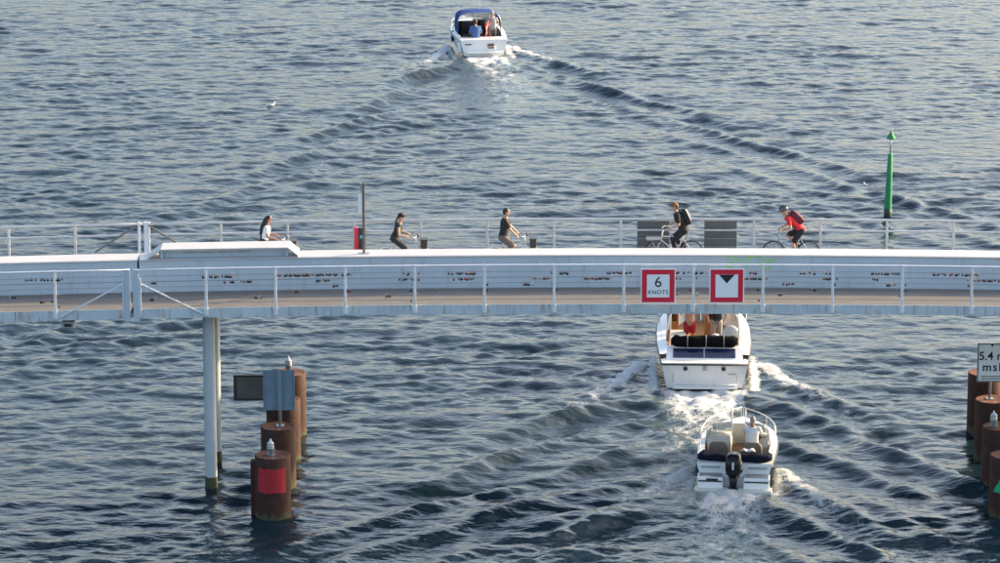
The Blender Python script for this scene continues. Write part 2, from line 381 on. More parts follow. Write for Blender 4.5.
# the fine sheet is continued by ever larger cells to the horizon, all in one mesh
ext = np.cumsum(0.5*1.5**np.arange(22))
ax = np.concatenate([X0-ext[::-1], xs, X1+ext]); ay = np.concatenate([Y0-ext[::-1], ys, Y1+ext])
ne = len(ext); FX, FY = np.meshgrid(ax, ay)
def pad(f): return np.pad(f, ((ne, ne), (ne, ne)))
P = np.stack([FX+pad(chx), FY+pad(chy), pad(hgt)], -1).reshape(-1, 3).astype(np.float32)
nr, nc = FX.shape
idx = np.arange(nr*nc).reshape(nr, nc)
q = np.stack([idx[:-1, :-1], idx[:-1, 1:], idx[1:, 1:], idx[1:, :-1]], -1).reshape(-1, 4).astype(np.int32)
me = bpy.data.meshes.new('water'); me.vertices.add(len(P)); me.vertices.foreach_set('co', P.ravel())
me.loops.add(q.size); me.loops.foreach_set('vertex_index', q.ravel())
me.polygons.add(len(q)); me.polygons.foreach_set('loop_start', np.arange(0, q.size, 4, dtype=np.int32))
me.polygons.foreach_set('use_smooth', np.ones(len(q), bool))
me.update(calc_edges=True)
for nm, fld in (('foam', foam*edge), ('aerated', aer*edge)):
    at = me.attributes.new(nm, 'FLOAT', 'POINT'); at.data.foreach_set('value', pad(fld).ravel().astype(np.float32))
wm = bpy.data.materials.new('harbour_water'); wm.use_nodes = True
n = wm.node_tree.nodes; l = wm.node_tree.links; p = n['Principled BSDF']
p.inputs['IOR'].default_value = 1.333; p.inputs['Roughness'].default_value = 0.05
tc = n.new('ShaderNodeTexCoord')
def noise(scale, detail, stretch=(1, 1, 1), rough=0.6, rot=0.0):
    mp = n.new('ShaderNodeMapping'); mp.inputs['Scale'].default_value = stretch; mp.inputs['Rotation'].default_value = (0, 0, rot)
    l.new(tc.outputs['Object'], mp.inputs[0])
    t = n.new('ShaderNodeTexNoise'); t.inputs['Scale'].default_value = scale; t.inputs['Detail'].default_value = detail; t.inputs['Roughness'].default_value = rough
    l.new(mp.outputs[0], t.inputs[0]); return t.outputs[0]
def mth(op, a, b=None):
    t = n.new('ShaderNodeMath'); t.operation = op
    for i, v in enumerate((a, b)):
        if v is None: continue
        if isinstance(v, (int, float)): t.inputs[i].default_value = v
        else: l.new(v, t.inputs[i])
    return t.outputs[0]
fa = n.new('ShaderNodeAttribute'); fa.attribute_name = 'foam'; aa = n.new('ShaderNodeAttribute'); aa.attribute_name = 'aerated'
def ridged(x): return mth('SUBTRACT', 1.0, mth('ABSOLUTE', mth('MULTIPLY', mth('SUBTRACT', x, 0.5), 2.6)))
rip = mth('ADD', mth('MULTIPLY', ridged(noise(1.1, 2.0, (0.55, 1.25, 1), 0.5, R(-10))), 0.9), mth('ADD', mth('MULTIPLY', ridged(noise(2.6, 2.5, (0.55, 1.2, 1), 0.55, R(14))), 0.42), mth('MULTIPLY', noise(7.5, 3, (0.6, 1.2, 1), 0.6, R(-20)), 0.30)))
bp = n.new('ShaderNodeBump'); bp.inputs['Strength'].default_value = 1.0; bp.inputs['Distance'].default_value = 0.042
l.new(rip, bp.inputs['Height']); l.new(bp.outputs[0], p.inputs['Normal'])
fn = mth('ADD', mth('MULTIPLY', noise(1.9, 4, (1, 0.7, 1), 0.6), 0.75), mth('MULTIPLY', ridged(noise(8.0, 5, (1, 0.6, 1), 0.7)), 0.55))
fm = n.new('ShaderNodeMapRange'); fm.interpolation_type = 'SMOOTHSTEP'
fm.inputs[1].default_value = 1.18; fm.inputs[2].default_value = 1.46
l.new(mth('ADD', fn, mth('MULTIPLY', fa.outputs['Fac'], 0.86)), fm.inputs[0])
fmask = mth('MULTIPLY', fm.outputs[0], mth('MINIMUM', mth('MULTIPLY', fa.outputs['Fac'], 6.0), 1.0))
wc = n.new('ShaderNodeMix'); wc.data_type = 'RGBA'
wc.inputs[6].default_value = (0.007, 0.019, 0.028, 1); wc.inputs[7].default_value = (0.11, 0.17, 0.18, 1)
l.new(mth('MULTIPLY', aa.outputs['Fac'], mth('MULTIPLY', noise(1.3, 5), 1.3)), wc.inputs[0])
fc = n.new('ShaderNodeMix'); fc.data_type = 'RGBA'; fc.inputs[7].default_value = (0.52, 0.54, 0.54, 1)
l.new(wc.outputs[2], fc.inputs[6]); l.new(fmask, fc.inputs[0]); l.new(fc.outputs[2], p.inputs['Base Color'])
rm = n.new('ShaderNodeMapRange'); rm.inputs[3].default_value = 0.05; rm.inputs[4].default_value = 0.8; l.new(fmask, rm.inputs[0]); l.new(rm.outputs[0], p.inputs['Roughness'])
me.materials.append(wm)
wo = bpy.data.objects.new('water', me); C.objects.link(wo); wo['kind'] = 'structure'; wo['label'] = 'choppy blue grey harbour water with boat wakes'
def water_z(x, y):
    i = int(np.clip((x-X0)/dx, 0, NX-1)); j = int(np.clip((y-Y0)/dy, 0, NY-1)); return float(hgt[j, i])

# ------------------------------------------------------------------ bridge
YN = -0.9                                     # near face of the edge beam
def dz(x): return -0.0007*(x-4.3)**2          # the slight hump of the bridge
ZW = 5.80; ZB = 5.50                          # walkway level, underside of edge beam
YW = 1.20; YWB = 2.12; ZT = 6.76              # spine wall, far side of the spine, spine top
YF = 5.05                                     # far rail
XJ = atY(132, 300, YN).x                      # joint between the two spans (near side)
XA, XB = -34.0, 34.0
def beam(bm, prof, x0, x1, step=1.0, cap=True):
    n_ = max(1, int(abs(x1-x0)/step)); rings = []
    for i in range(n_+1):
        x = x0+(x1-x0)*i/n_; rings.append([Vector((x, y, z+dz(x))) for y, z in prof])
    return loft(bm, rings, True, cap)
def rect(y0, y1, z0, z1): return [(y0, z0), (y1, z0), (y1, z1), (y0, z1)]
def rod(bm, y, z, x0, x1, r, n_=6):
    k = max(1, int((x1-x0)/1.0)); return tube(bm, [(x0+(x1-x0)*i/k, y, z+dz(x0+(x1-x0)*i/k)) for i in range(k+1)], r, n_)
ZR = 6.96                                      # top of near rail
ZRF = 6.98
def make_span(name, label, x0, x1, near_posts, far_posts):
    t = thing(name, label, 'bridge', ((x0+x1)/2, 2.0, 0)); off = Vector(((x0+x1)/2, 2.0, 0))
    def P_(nm, bm, m, par=t, smooth=False):
        o = obj(nm, bm, m, None, smooth)
        if par is t:
            o.data.transform(Matrix.Translation(-off)); o.parent = t
        else:
            o.data.transform(Matrix.Translation(-off)); o.parent = par
        return o
    P_('walkway', beam(BM(), rect(YN+0.02, YW, ZW-0.10, ZW-0.012), x0, x1), 'walk')
    P_('cycle_path', beam(BM(), rect(YWB, YF-0.10, ZW-0.10, ZW-0.01), x0, x1), 'cycle')
    # edge beams, in lengths with open joints, each a part
    for yy0, yy1 in ((YN, YN+0.16), (YF-0.10, YF+0.06)):
        x = x0
        while x < x1-0.01:
            xe = min(x+4.0, x1)
            fb = P_('edge_beam', beam(BM(), [(yy0, ZB), (yy1, ZB), (yy1, ZW-0.105), (yy0+0.017, ZW-0.105), (yy0+0.017, ZW-0.008), (yy0, ZW-0.008)] if yy0 < 0 else [(yy0, ZB), (yy1, ZB), (yy1, ZW+0.02), (yy0, ZW+0.02)], x+0.008, xe-0.008), 'fascia')
            x = xe
    # under-deck: haunched box girder below the spine with cross ribs
    P_('girder', beam(BM(), [(0.55, ZB-0.02), (0.95, ZB-0.30), (2.45, ZB-0.30), (3.0, ZB-0.02), (3.0, ZW-0.11), (0.55, ZW-0.11)], x0, x1), 'steel_blue')
    x = x0+0.6
    while x < x1:
        bm = BM(); box(bm, (x, (YN+0.18+0.54)/2, (ZB+ZW)/2-0.06+dz(x)), (0.03, 0.54-YN-0.20, 0.20)); P_('rib', bm, 'steel_blue')
        bm = BM(); box(bm, (x, (3.02+YF-0.11)/2, (ZB+ZW)/2-0.06+dz(x)), (0.03, YF-0.12-3.03, 0.20)); P_('rib', bm, 'steel_blue'); x += 2.0
    # spine: box wall between walkway and cycle path, with a white cap
    P_('spine', beam(BM(), [(YW, ZW-0.011), (YWB, ZW-0.011), (YWB-0.03, ZT-0.036), (YW+0.06, ZT-0.036)], x0, x1), 'steel_blue')
    P_('spine_cap', beam(BM(), [(YW+0.02, ZT-0.035), (YWB+0.02, ZT-0.035), (YWB+0.02, ZT-0.02), (YWB-0.02, ZT), (YW+0.06, ZT), (YW+0.02, ZT-0.02)], x0, x1), 'steel_top')
    # near railing
    rl = P_('railing', rod(BM(), YN-0.03, ZR, x0+0.02, x1-0.02, 0.028, 8), 'rail', smooth=True); rl['label'] = 'near railing with thin horizontal wires'
    for k in range(6):
        z = ZR-0.19-k*0.163
        P_('wire', rod(BM(), YN-0.03, z, x0+0.02, x1-0.02, 0.013 if k == 1 else 0.0085, 5), 'wire', rl)
    for x in near_posts:
        bm = BM(); box(bm, (x, YN-0.035, (ZR+0.03+ZB+0.06)/2+dz(x)), (0.075, 0.05, ZR+0.03-ZB-0.06), bevel=0.006)
        box(bm, (x, YN-0.012, ZB+0.16+dz(x)), (0.15, 0.02, 0.24), bevel=0.004)
        P_('post', bm, 'rail', rl)
    # far railing
    rl = P_('railing', rod(BM(), YF+0.02, ZRF, x0+0.02, x1-0.02, 0.038, 8), 'railfar', smooth=True); rl['label'] = 'far railing beside the cycle path'
    for k, z in enumerate((ZRF-0.34, ZRF-0.60, ZRF-0.86)):
        P_('wire' if k else 'middle_rail', rod(BM(), YF+0.02, z, x0+0.02, x1-0.02, 0.032 if k == 0 else 0.010, 6), 'railfar' if k == 0 else 'wire', rl)
    for x in far_posts:
        bm = BM(); box(bm, (x, YF+0.02, (ZRF+0.02+ZW)/2+dz(x)), (0.075, 0.055, ZRF+0.02-ZW), bevel=0.006)
        box(bm, (x, YF, ZW+0.045+dz(x)), (0.14, 0.11, 0.02), bevel=0.003); P_('post', bm, 'railfar', rl)
    return t, P_
npx = [206+69.6*i for i in range(-40, 40)]
nposts = [atY(x, 290, YN).x for x in npx]
fposts = [atY(221+66.6*i, 235, YF).x for i in range(-40, 40)]
lposts = [atY(55-70*i, 290, YN).x for i in range(12)]; lfposts = [atY(75-66.5*i, 235, YF).x for i in range(12)]
XS = atY(143, 270, YW).x
spanL, PL = make_span('bridge_span', 'pale blue end span of the steel footbridge left of the expansion joint', XA, XJ-0.03, [x for x in lposts if x > XA], [x for x in lfposts if x > XA])
spanR, PR = make_span('bridge_span', 'long pale blue footbridge span carrying the cyclists and the two red signs', XJ+0.03, XB, [x for x in nposts if XJ+0.5 < x < XB], [x for x in fposts if XJ+0.7 < x < XB])
# broad end plates beside the joint, with diagonal stays, near and far side
for span_, PP, s in ((spanL, PL, -1), (spanR, PR, 1)):
    x = XJ+s*0.13; d_ = dz(x)
    bm = BM(); box(bm, (x, YN-0.055, (ZB-0.06+ZR+0.02)/2+d_), (0.17, 0.07, ZR+0.08-ZB), bevel=0.008); PP('end_plate', bm, 'steel_blue')
    bm = BM(); box(bm, (x+s*0.115, YN-0.045, (ZB+0.05+ZR-0.25)/2+d_), (0.05, 0.04, ZR-0.3-ZB), bevel=0.006); PP('end_flange', bm, 'steel_white')
    bm = BM(); tube(bm, [(x+s*0.05, YN-0.02, ZR-0.38+d_), (x+s*1.95, YN-0.02, ZB+0.10+dz(x+s*1.95))], 0.026, 6); PP('stay', bm, 'steel_white')
    xf = atY(143, 235, YF).x+s*0.12
    bm = BM(); box(bm, (xf, YF+0.02, (ZW+ZRF+0.06)/2+d_), (0.18 if s > 0 else 0.08, 0.08, ZRF+0.06-ZW), bevel=0.008); PP('end_plate', bm, 'steel_white')
    bm = BM(); tube(bm, [(xf+s*0.05, YF-0.06, ZRF-0.02+d_), (xf+s*1.35, YF-0.06, ZRF-0.86+d_)], 0.032, 6); PP('stay', bm, 'pole_dark')
# raised cover on the spine right of the joint
xa, xb = atY(148, 250, YW).x, atY(298, 250, YW).x
bm = BM(); zc = ZT+0.003; hh = 0.24
d0 = dz((xa+xb)/2)
def slab(bm, x0, z0, x1, z1, y0, y1, th):
    r0 = [Vector((x0, y0, z0)), Vector((x0, y1, z0)), Vector((x0, y1, z0+th)), Vector((x0, y0, z0+th))]
    r1 = [Vector((x1, y0, z1)), Vector((x1, y1, z1)), Vector((x1, y1, z1+th)), Vector((x1, y0, z1+th))]
    return loft(bm, [r0, r1])
e0 = xa+0.36; e1 = xb-0.30
PR('hatch_lid', slab(BM(), e0, zc+hh+dz(e0), e1, zc+hh+dz(e1), YW+0.04, YWB+0.01, 0.05), 'steel_top')
PR('hatch_slope', slab(BM(), xa, zc+dz(xa), e0-0.004, zc+hh+dz(e0), YW+0.04, YWB+0.01, 0.05), 'steel_top')
PR('hatch_slope', slab(BM(), e1+0.004, zc+hh+dz(e1), xb, zc+dz(xb), YW+0.04, YWB+0.01, 0.05), 'steel_top')
PR('hatch_panel', beam(BM(), [(YW+0.22, zc), (YW+0.26, zc), (YW+0.26, zc+hh-0.012), (YW+0.22, zc+hh-0.012)], xa+0.30, xb-0.28), 'steel_blue')
for xx in (e0+0.03, e1-0.03):
    bm = BM(); box(bm, (xx, YW+0.10, zc+hh/2+dz(xx)), (0.05, 0.06, hh-0.015)); PR('hatch_strut', bm, 'steel_blue')
xs0 = e0+0.85
for i in range(4):
    bm = BM(); x = xs0+i*0.52; box(bm, (x, YW+0.215, zc+0.135+dz(x)), (0.44, 0.012, 0.045), bevel=0.004); PR('vent_slot', bm, 'galv')
# joint filler
bm = BM(); box(bm, (XJ, (YW+YWB)/2, (ZW+ZT)/2-0.05+dz(XJ)), (0.052, YWB-YW-0.2, ZT-ZW-0.15)); PR('joint_seal', bm, 'darkgap')
bm = BM(); box(bm, (XJ, (YN+YW)/2, ZW-0.06+dz(XJ)), (0.052, YW-YN-0.3, 0.06)); PR('joint_seal', bm, 'darkgap')
# padlocks on the near railing: too small to pick apart
def padlocks(PP, x0, x1, posts, par, seed, ymul=1.0):
    rnd = random.Random(seed); bm = BM()
    def lock(x, z):
        s_ = rnd.uniform(0.038, 0.066); k0 = len(bm.faces)
        t = rnd.uniform(-0.25, 0.25)
        box(bm, (x, YN-0.03+rnd.uniform(-0.02, 0.02), z-s_*1.1+dz(x)), (s_, 0.018, s_*0.95), Euler((0, t, 0)))
        tube(bm, [(x-s_*0.3, YN-0.03, z-s_*0.6+dz(x)), (x-s_*0.28, YN-0.03, z+0.004+dz(x)), (x, YN-0.03, z+0.02+dz(x)), (x+s_*0.28, YN-0.03, z+0.004+dz(x)), (x+s_*0.3, YN-0.03, z-s_*0.6+dz(x))], 0.004, 4)
        bm.faces.ensure_lookup_table(); mi = rnd.choice((0, 0, 0, 0, 0, 0, 1, 2, 3))
        for f_ in bm.faces[k0:]: f_.material_index = mi
    for p_ in posts:
        if not (-16 < p_ < 16): continue
        for row, z in enumerate((ZR-0.19, ZR-0.353, ZR-0.516, ZR-0.68, ZR-0.84)):
            if rnd.random() < (0.92, 0.85, 0.5, 0.4, 0.35)[row]:
                c_ = p_+rnd.choice((-1, 1, -1))*rnd.uniform(0.08, 0.85); w_ = rnd.uniform(0.1, (1.35, 0.8, 0.3, 0.2, 0.2)[row])
                for i in range(int(w_/0.045)+1):
                    x = c_+(i*0.05-w_/2)+rnd.uniform(-0.012, 0.012)
                    if x0+0.3 < x < x1 and rnd.random() < 0.78: lock(x, z)
    for p_ in posts:
        if -16 < p_ < 16 and rnd.random() < 0.6 and x0+0.3 < p_ < x1:
            for z in (ZR-0.19, ZR-0.353, ZR-0.516, ZR-0.68, ZR-0.84, ZR-1.0):
                if rnd.random() < 0.6: lock(p_+rnd.choice((-1, 1))*rnd.uniform(0.06, 0.13), z)
    o = PP('padlocks', bm, ['lock_dark', 'brass', 'lock_red', 'galv'], par); o['kind'] = 'stuff'
for sp, PP, a, b, posts in ((spanL, PL, XA, XJ-0.3, lposts), (spanR, PR, XJ+0.2, XB, nposts)):
    par = [c for c in sp.children if c.name.startswith('railing')][0]
    padlocks(PP, a, b, posts, par, 5)
# graffiti sprayed on the spine wall
def stroke(bm, pts, wd):
    P2 = [Vector((p_[0], p_[1])) for p_ in pts]; k = len(P2); vs = []
    for i, p_ in enumerate(P2):
        d = (P2[min(i+1, k-1)]-P2[max(i-1, 0)]).normalized(); nrm = Vector((-d.y, d.x))
        for s in (1, -1):
            c_ = p_+nrm*s*wd/2; yy = YW-0.004+(c_.y-(ZW))*0.06/(ZT-ZW)
            vs.append(bm.verts.new((c_.x, yy, c_.y)))
    for i in range(k-1): bm.faces.new((vs[2*i], vs[2*i+1], vs[2*i+3], vs[2*i+2]))
def gp(px, py):
    v = atY(px, py, YW+0.04); return (v.x, v.z)
bm = BM(); rnd = random.Random(4)
for st_ in ([(726, 259), (729, 256.5), (733, 256), (736, 258), (734, 261), (730, 264), (725, 267)], [(736, 259), (741, 262), (744, 260)], [(723, 264), (727, 266), (731, 268)],
            [(745, 260), (748, 257), (752, 256.5), (750, 260), (746, 263), (742, 267)], [(753, 259), (757, 256.5), (761, 257.5), (764, 260), (768, 261), (774, 259)],
            [(757, 263), (761, 267), (766, 269.5), (771, 267)], [(762, 262), (764, 266), (765, 270)], [(731, 262), (732, 267)], [(768, 262), (774, 260.5)], [(748, 264), (746, 268)]):
    pts = []
    for (a_, b_) in zip(st_, st_[1:]):
        for t in (0, 0.33, 0.66): pts.append(gp(a_[0]+(b_[0]-a_[0])*t, a_[1]+(b_[1]-a_[1])*t))
    pts.append(gp(*st_[-1])); stroke(bm, pts, rnd.uniform(0.035, 0.06))
PR('graffiti', bm, 'graffiti')['label'] = 'green sprayed graffiti on the spine wall'
# small boxes below the bridge
for px_, py_, nm, lab, col, s_ in ((68, 325, 'navigation_light_box', 'grey box hanging under the left bridge span', 'galv', (0.36, 0.3, 0.2)), (639, 312, 'navigation_light_box', 'small black lamp box hanging under the bridge left of the 6 knots sign', 'boot_dark', (0.13, 0.14, 0.16))):
    pp = atY(px_, py_, YN+0.18)
    t = thing(nm, lab, 'lamp box', (pp.x, pp.y+0.12, pp.z-s_[2]/2))
    bm = BM(); box(bm, (0, 0, s_[2]/2), s_, bevel=0.015); obj('housing', bm, col, t)
    bm = BM(); box(bm, (0, 0, s_[2]+0.10), (0.04, 0.04, 0.22)); obj('bracket', bm, 'galv', t)
    bm = BM(); box(bm, (0, -s_[1]/2-0.01, s_[2]*0.5), (s_[0]*0.6, 0.02, s_[2]*0.5), bevel=0.008); obj('lens', bm, 'darkglass', t)

# columns under the bridge
for px_, py_, lab, top in ((211.5, 488, 'front white round column under the bridge at left', ZB-0.02), (216, 462, 'rear white column half hidden behind the front column', ZB-0.02)):
    p_ = atZ(px_, py_, 0); t = thing('bridge_column', lab, 'column', (p_.x, p_.y, 0), group='columns under the bridge')
    tz = top+dz(p_.x)-(0.0 if p_.y < 0.5 else 0.02)
    obj('shaft', lathe(BM(), [(0, 0.35), (0.178, 0.35), (0.178, tz-0.05), (0.24, tz-0.05), (0.24, tz), (0, tz)], n=28), 'column', t, True).modifiers.new('e', 'EDGE_SPLIT')
    obj('tide_band', lathe(BM(), [(0, -2.5), (0.184, -2.5), (0.186, 0.1), (0.181, 0.36), (0, 0.362)], n=28), 'algae', t, True)

# ------------------------------------------------------------------ signs
def sign(name, label, px0, px1, py0, py1, Y, kind):
    a_ = atY(px0, py1, Y); b_ = atY(px1, py0, Y); W = b_.x-a_.x; Hh = b_.z-a_.z
    t = thing(name, label, 'sign', ((a_.x+b_.x)/2, Y, a_.z))
    def plate(nm, x0, x1, z0, z1, y, th, m, bev=0.0):
        bm = BM(); box(bm, ((x0+x1)/2, y+th/2, (z0+z1)/2), (x1-x0, th, z1-z0), bevel=bev); return obj(nm, bm, m, t)
    return t, W, Hh, plate
for px0, lab, kind in ((640.7, 'square red framed sign reading 6 knots on the bridge railing', 'knots'), (709.3, 'square red framed sign with black triangle on the bridge railing', 'tri')):
    t, W, Hh, plate = sign('speed_limit_sign' if kind == 'knots' else 'clearance_sign', lab, px0, px0+35, 268.6, 303.2, YN-0.13, kind)
    plate('board', -W/2, W/2, 0, Hh, 0, 0.02, 'sign_white', 0.004)
    e = W*0.028; r_ = W*0.145
    zi0, zi1 = Hh-e-r_, e+r_
    plate('red_frame', -W/2+e, W/2-e, e, e+r_, -0.003, 0.003, 'sign_red'); plate('red_frame', -W/2+e, W/2-e, Hh-e-r_, Hh-e, -0.003, 0.003, 'sign_red')
    plate('red_frame', -W/2+e, -W/2+e+r_, e+r_, Hh-e-r_, -0.003, 0.003, 'sign_red'); plate('red_frame', W/2-e-r_, W/2-e, e+r_, Hh-e-r_, -0.003, 0.003, 'sign_red')
    if kind == 'knots':
        text_mesh('lettering', '6', 0.44, 'sign_black', t, (0, -0.004, Hh*0.60), bold=0.0)
        text_mesh('lettering', 'KNOTS', 0.165, 'sign_black', t, (0, -0.004, Hh*0.315), bold=0.0, spacing=1.1)
    else:
        o = obj('triangle', poly_plate(BM(), [(-W*0.23, Hh*0.826), (W*0.23, Hh*0.826), (0, Hh*0.575)], 0.003), 'sign_black', t); o.location.y = -0.0045
    for xx in (-W*0.28, W*0.28):
        bm = BM(); box(bm, (xx, 0.048, Hh*0.5), (0.04, 0.05, Hh*0.95)); obj('bracket', bm, 'galv', t)
for px0, px1, lab in ((637, 669.5, 'grey back of a square sign on the far railing left of the backpack cyclist'), (704, 737, 'grey back of a square sign on the far railing between two cyclists')):
    t, W, Hh, plate = sign('square_sign', lab, px0, px1, 220.8, 254.5, YF+0.11, 'back')
    plate('board', -W/2, W/2, 0, Hh, 0, 0.02, 'sign_back2', 0.004)
    for zz in (0.2, 0.5, 0.8):
        plate('back_rib', -W/2+0.03, W/2-0.03, Hh*zz-0.012, Hh*zz+0.012, -0.006, 0.006, 'sign_back2')
    plate('face', -W/2+0.03, W/2-0.03, 0.03, Hh-0.03, 0.0205, 0.002, 'sign_red')

# ------------------------------------------------------------------ piles in the water
def pile(px, py, top_px, lab, grp):
    p_ = atZ(px, py, 0); p_.y += 0.5        # py is the waterline of the near side
    p_ = Vector((p_.x*(p_.y+CAM_D)/(p_.y-0.5+CAM_D), p_.y, 0))
    ztop = atY(px, top_px, p_.y).z
    t = thing('steel_pile', lab, 'pile', (p_.x, p_.y, 0), group=grp)
    n_ = 36; bm = BM(); rad = 0.515; rings = []
    rr = random.Random(px)
    lathe(bm, [(rad, -2.5), (rad, -0.4), (rad, 0.2), (rad, ztop*0.5), (rad, ztop-0.03), (rad-0.012, ztop-0.008)], n=n_)
    obj('shell', bm, 'rust', t, True)
    bm = BM(); lathe(bm, [(rad-0.012, ztop-0.009), (rad-0.03, ztop), (rad-0.06, ztop-0.012), (0, ztop+0.012)], n=n_); obj('cap', bm, 'rust_top', t, True)
    bm = BM(); lathe(bm, [(rad+0.002, -0.5), (rad+0.006, 0.02), (rad+0.002, 0.13)], n=n_); 
    for v_ in bm.verts:
        if v_.co.z > 0.1: v_.co.z += rr.uniform(-0.06, 0.16)
    obj('weed_band', bm, 'algae', t, True)
    for k in range(2):      # weld seams
        z = ztop*(0.38+0.36*k); bm = BM(); lathe(bm, [(rad-0.004, z-0.018), (rad+0.007, z), (rad-0.004, z+0.018)], n=n_); obj('weld_seam', bm, 'rust', t, True)
    return t, p_, ztop, rad
LP = [(273.5, 521.5, 454.5, 'nearest rusty pile at left with the red square on it'), (279, 491, 426, 'second rusty pile at left carrying the blue grey sign back'), (284, 462, 399, 'third rusty pile at left partly hidden behind the signs'), (290, 437, 372, 'farthest rusty pile at left with a white lantern on top')]
RP = [(1006, 521.5, 454.5, 'nearest rusty pile at the right edge with a green mark'), (998, 491, 426, 'second rusty pile at right with a small lantern on top'), (990.5, 462, 399, 'third rusty pile at right carrying the 5.4 m sign'), (983, 437, 372, 'farthest rusty pile at right edge, behind the 5.4 m sign')]
def lantern(p_, ztop, lab, dx_=0.0, dy_=0.0):
    t = thing('navigation_lantern', lab, 'lantern', (p_.x+dx_, p_.y+dy_, ztop+0.005), group='lanterns on the piles')
    obj('base', lathe(BM(), [(0, 0), (0.13, 0), (0.13, 0.03), (0.085, 0.05), (0.085, 0.15), (0.11, 0.16), (0.11, 0.19), (0, 0.195)], n=16), 'lantern_base', t)
    obj('lens', lathe(BM(), [(0, 0.19), (0.10, 0.19), (0.105, 0.24), (0.095, 0.34), (0.07, 0.40), (0, 0.41)], n=16), 'lantern', t, True)
    obj('bird_spike', lathe(BM(), [(0.035, 0.395), (0.03, 0.46), (0, 0.51)], n=8), 'lantern', t, True)
    for z_ in (0.20, 0.27, 0.34):
        obj('lens_ring', lathe(BM(), [(0.09, z_-0.008), (0.114, z_-0.008), (0.114, z_+0.008), (0.09, z_+0.008)], n=16), 'lantern_base', t)
    for a_ in (0, 120, 240):
        bm = BM(); tube(bm, [(0.115*math.cos(R(a_)), 0.115*math.sin(R(a_)), 0.0), (0.115*math.cos(R(a_)), 0.115*math.sin(R(a_)), 0.17)], 0.012, 6); obj('bolt', bm, 'galv', t)
def pole_sign(p_, ztop, px0, px1, py0, py1, pole_px, lab, back, name='square_sign'):
    Y = p_.y-(0.10 if back != 'front' else 0.12)
    a_ = atY(px0, py1, Y); b_ = atY(px1, py0, Y); W = b_.x-a_.x; Hh = b_.z-a_.z
    xp = atY(pole_px, (py0+py1)/2, Y).x
    t = thing(name, lab, 'sign', (xp, p_.y, ztop))
    x0 = a_.x-xp; x1 = b_.x-xp; z0 = a_.z-ztop; z1 = b_.z-ztop
    bm = BM(); tube(bm, [(0, 0, 0.0), (0, 0, z1-0.02)], 0.045, 12); obj('pole', bm, 'galv', t, True)
    bm = BM(); box(bm, (0, 0, 0.012), (0.22, 0.22, 0.024)); obj('foot_plate', bm, 'galv', t)
    return t, x0, x1, z0, z1, W, Hh
piles_l = [pile(a_, b_, c_, d_, 'rusty piles left of the channel') for a_, b_, c_, d_ in LP]
piles_r = [pile(a_, b_, c_, d_, 'rusty piles right of the channel') for a_, b_, c_, d_ in RP]
def arc_patch(t, rad, a0, a1, z0, z1, m, nm, n_=16, tri=False, jag=0.0):
    bm = BM(); rows = []; rr = random.Random(3); nz = 8
    for j in range(nz+1):
        z = z0+(z1-z0)*j/nz; row = []
        for i in range(n_+1):
            u = i/n_
            if tri: a_ = (a0+a1)/2+(u-0.5)*(a1-a0)*(1-j/nz)
            else: a_ = a0+(a1-a0)*u
            if i in (0, n_): a_ += rr.uniform(-jag, jag)
            zz = z+(rr.uniform(-jag, jag)*0.6 if j in (0, nz) else 0)
            row.append(bm.verts.new((rad*math.sin(a_), -rad*math.cos(a_), zz)))
        rows.append(row)
    for j in range(nz):
        for i in range(n_): bm.faces.new((rows[j][i], rows[j][i+1], rows[j+1][i+1], rows[j+1][i]))
    return obj(nm, bm, m, t, True)
t0, p0, z0_, rad0 = piles_l[0]
arc_patch(t0, rad0+0.009, R(-51), R(47), z0_-1.02, z0_-0.30, 'red_paint', 'red_square', jag=0.035)['label'] = 'red painted square'
bm = BM(); box(bm, (-0.56, 0.16, (z0_-0.22)/2-0.5), (0.16, 0.34, z0_-0.22+1.0), bevel=0.02); obj('fender_beam', bm, 'rust', t0)
t1r, p1r, z1r, rad1 = piles_r[0]
arc_patch(t1r, rad1+0.009, R(-56), R(40), z1r-1.02, z1r-0.30, 'green_paint', 'green_triangle', tri=True, jag=0.02)['label'] = 'green painted triangle'
lantern(p0, z0_, 'clear lantern on the pile with the red square', -0.05, -0.10)
lantern(piles_l[3][1], piles_l[3][2], 'clear lantern on the farthest left pile', -0.02)
lantern(piles_r[1][1], piles_r[1][2], 'small dark lantern on the second right pile below the 5.4 m sign', -0.20, -0.1)
# blue grey sign back on the second left pile
t, x0, x1, z0, z1, W, Hh = pole_sign(piles_l[1][1], piles_l[1][2], 263.2, 294.2, 371.5, 411.8, 279.5, 'blue grey back of a tall sign on the second left pile', 'back')
bm = BM(); box(bm, ((x0+x1)/2, 0.075, (z0+z1)/2), (x1-x0, 0.03, z1-z0), bevel=0.006); obj('board', bm, 'sign_back', t)
bm = BM(); box(bm, (0, 0.0, (z0+z1)/2), (0.13, 0.12, z1-z0-0.03), bevel=0.01); obj('channel', bm, 'sign_back', t)
for xx in (x0+0.012, x1-0.012):
    bm = BM(); box(bm, (xx, 0.05, (z0+z1)/2), (0.024, 0.06, z1-z0-0.004)); obj('rim', bm, 'sign_back', t)
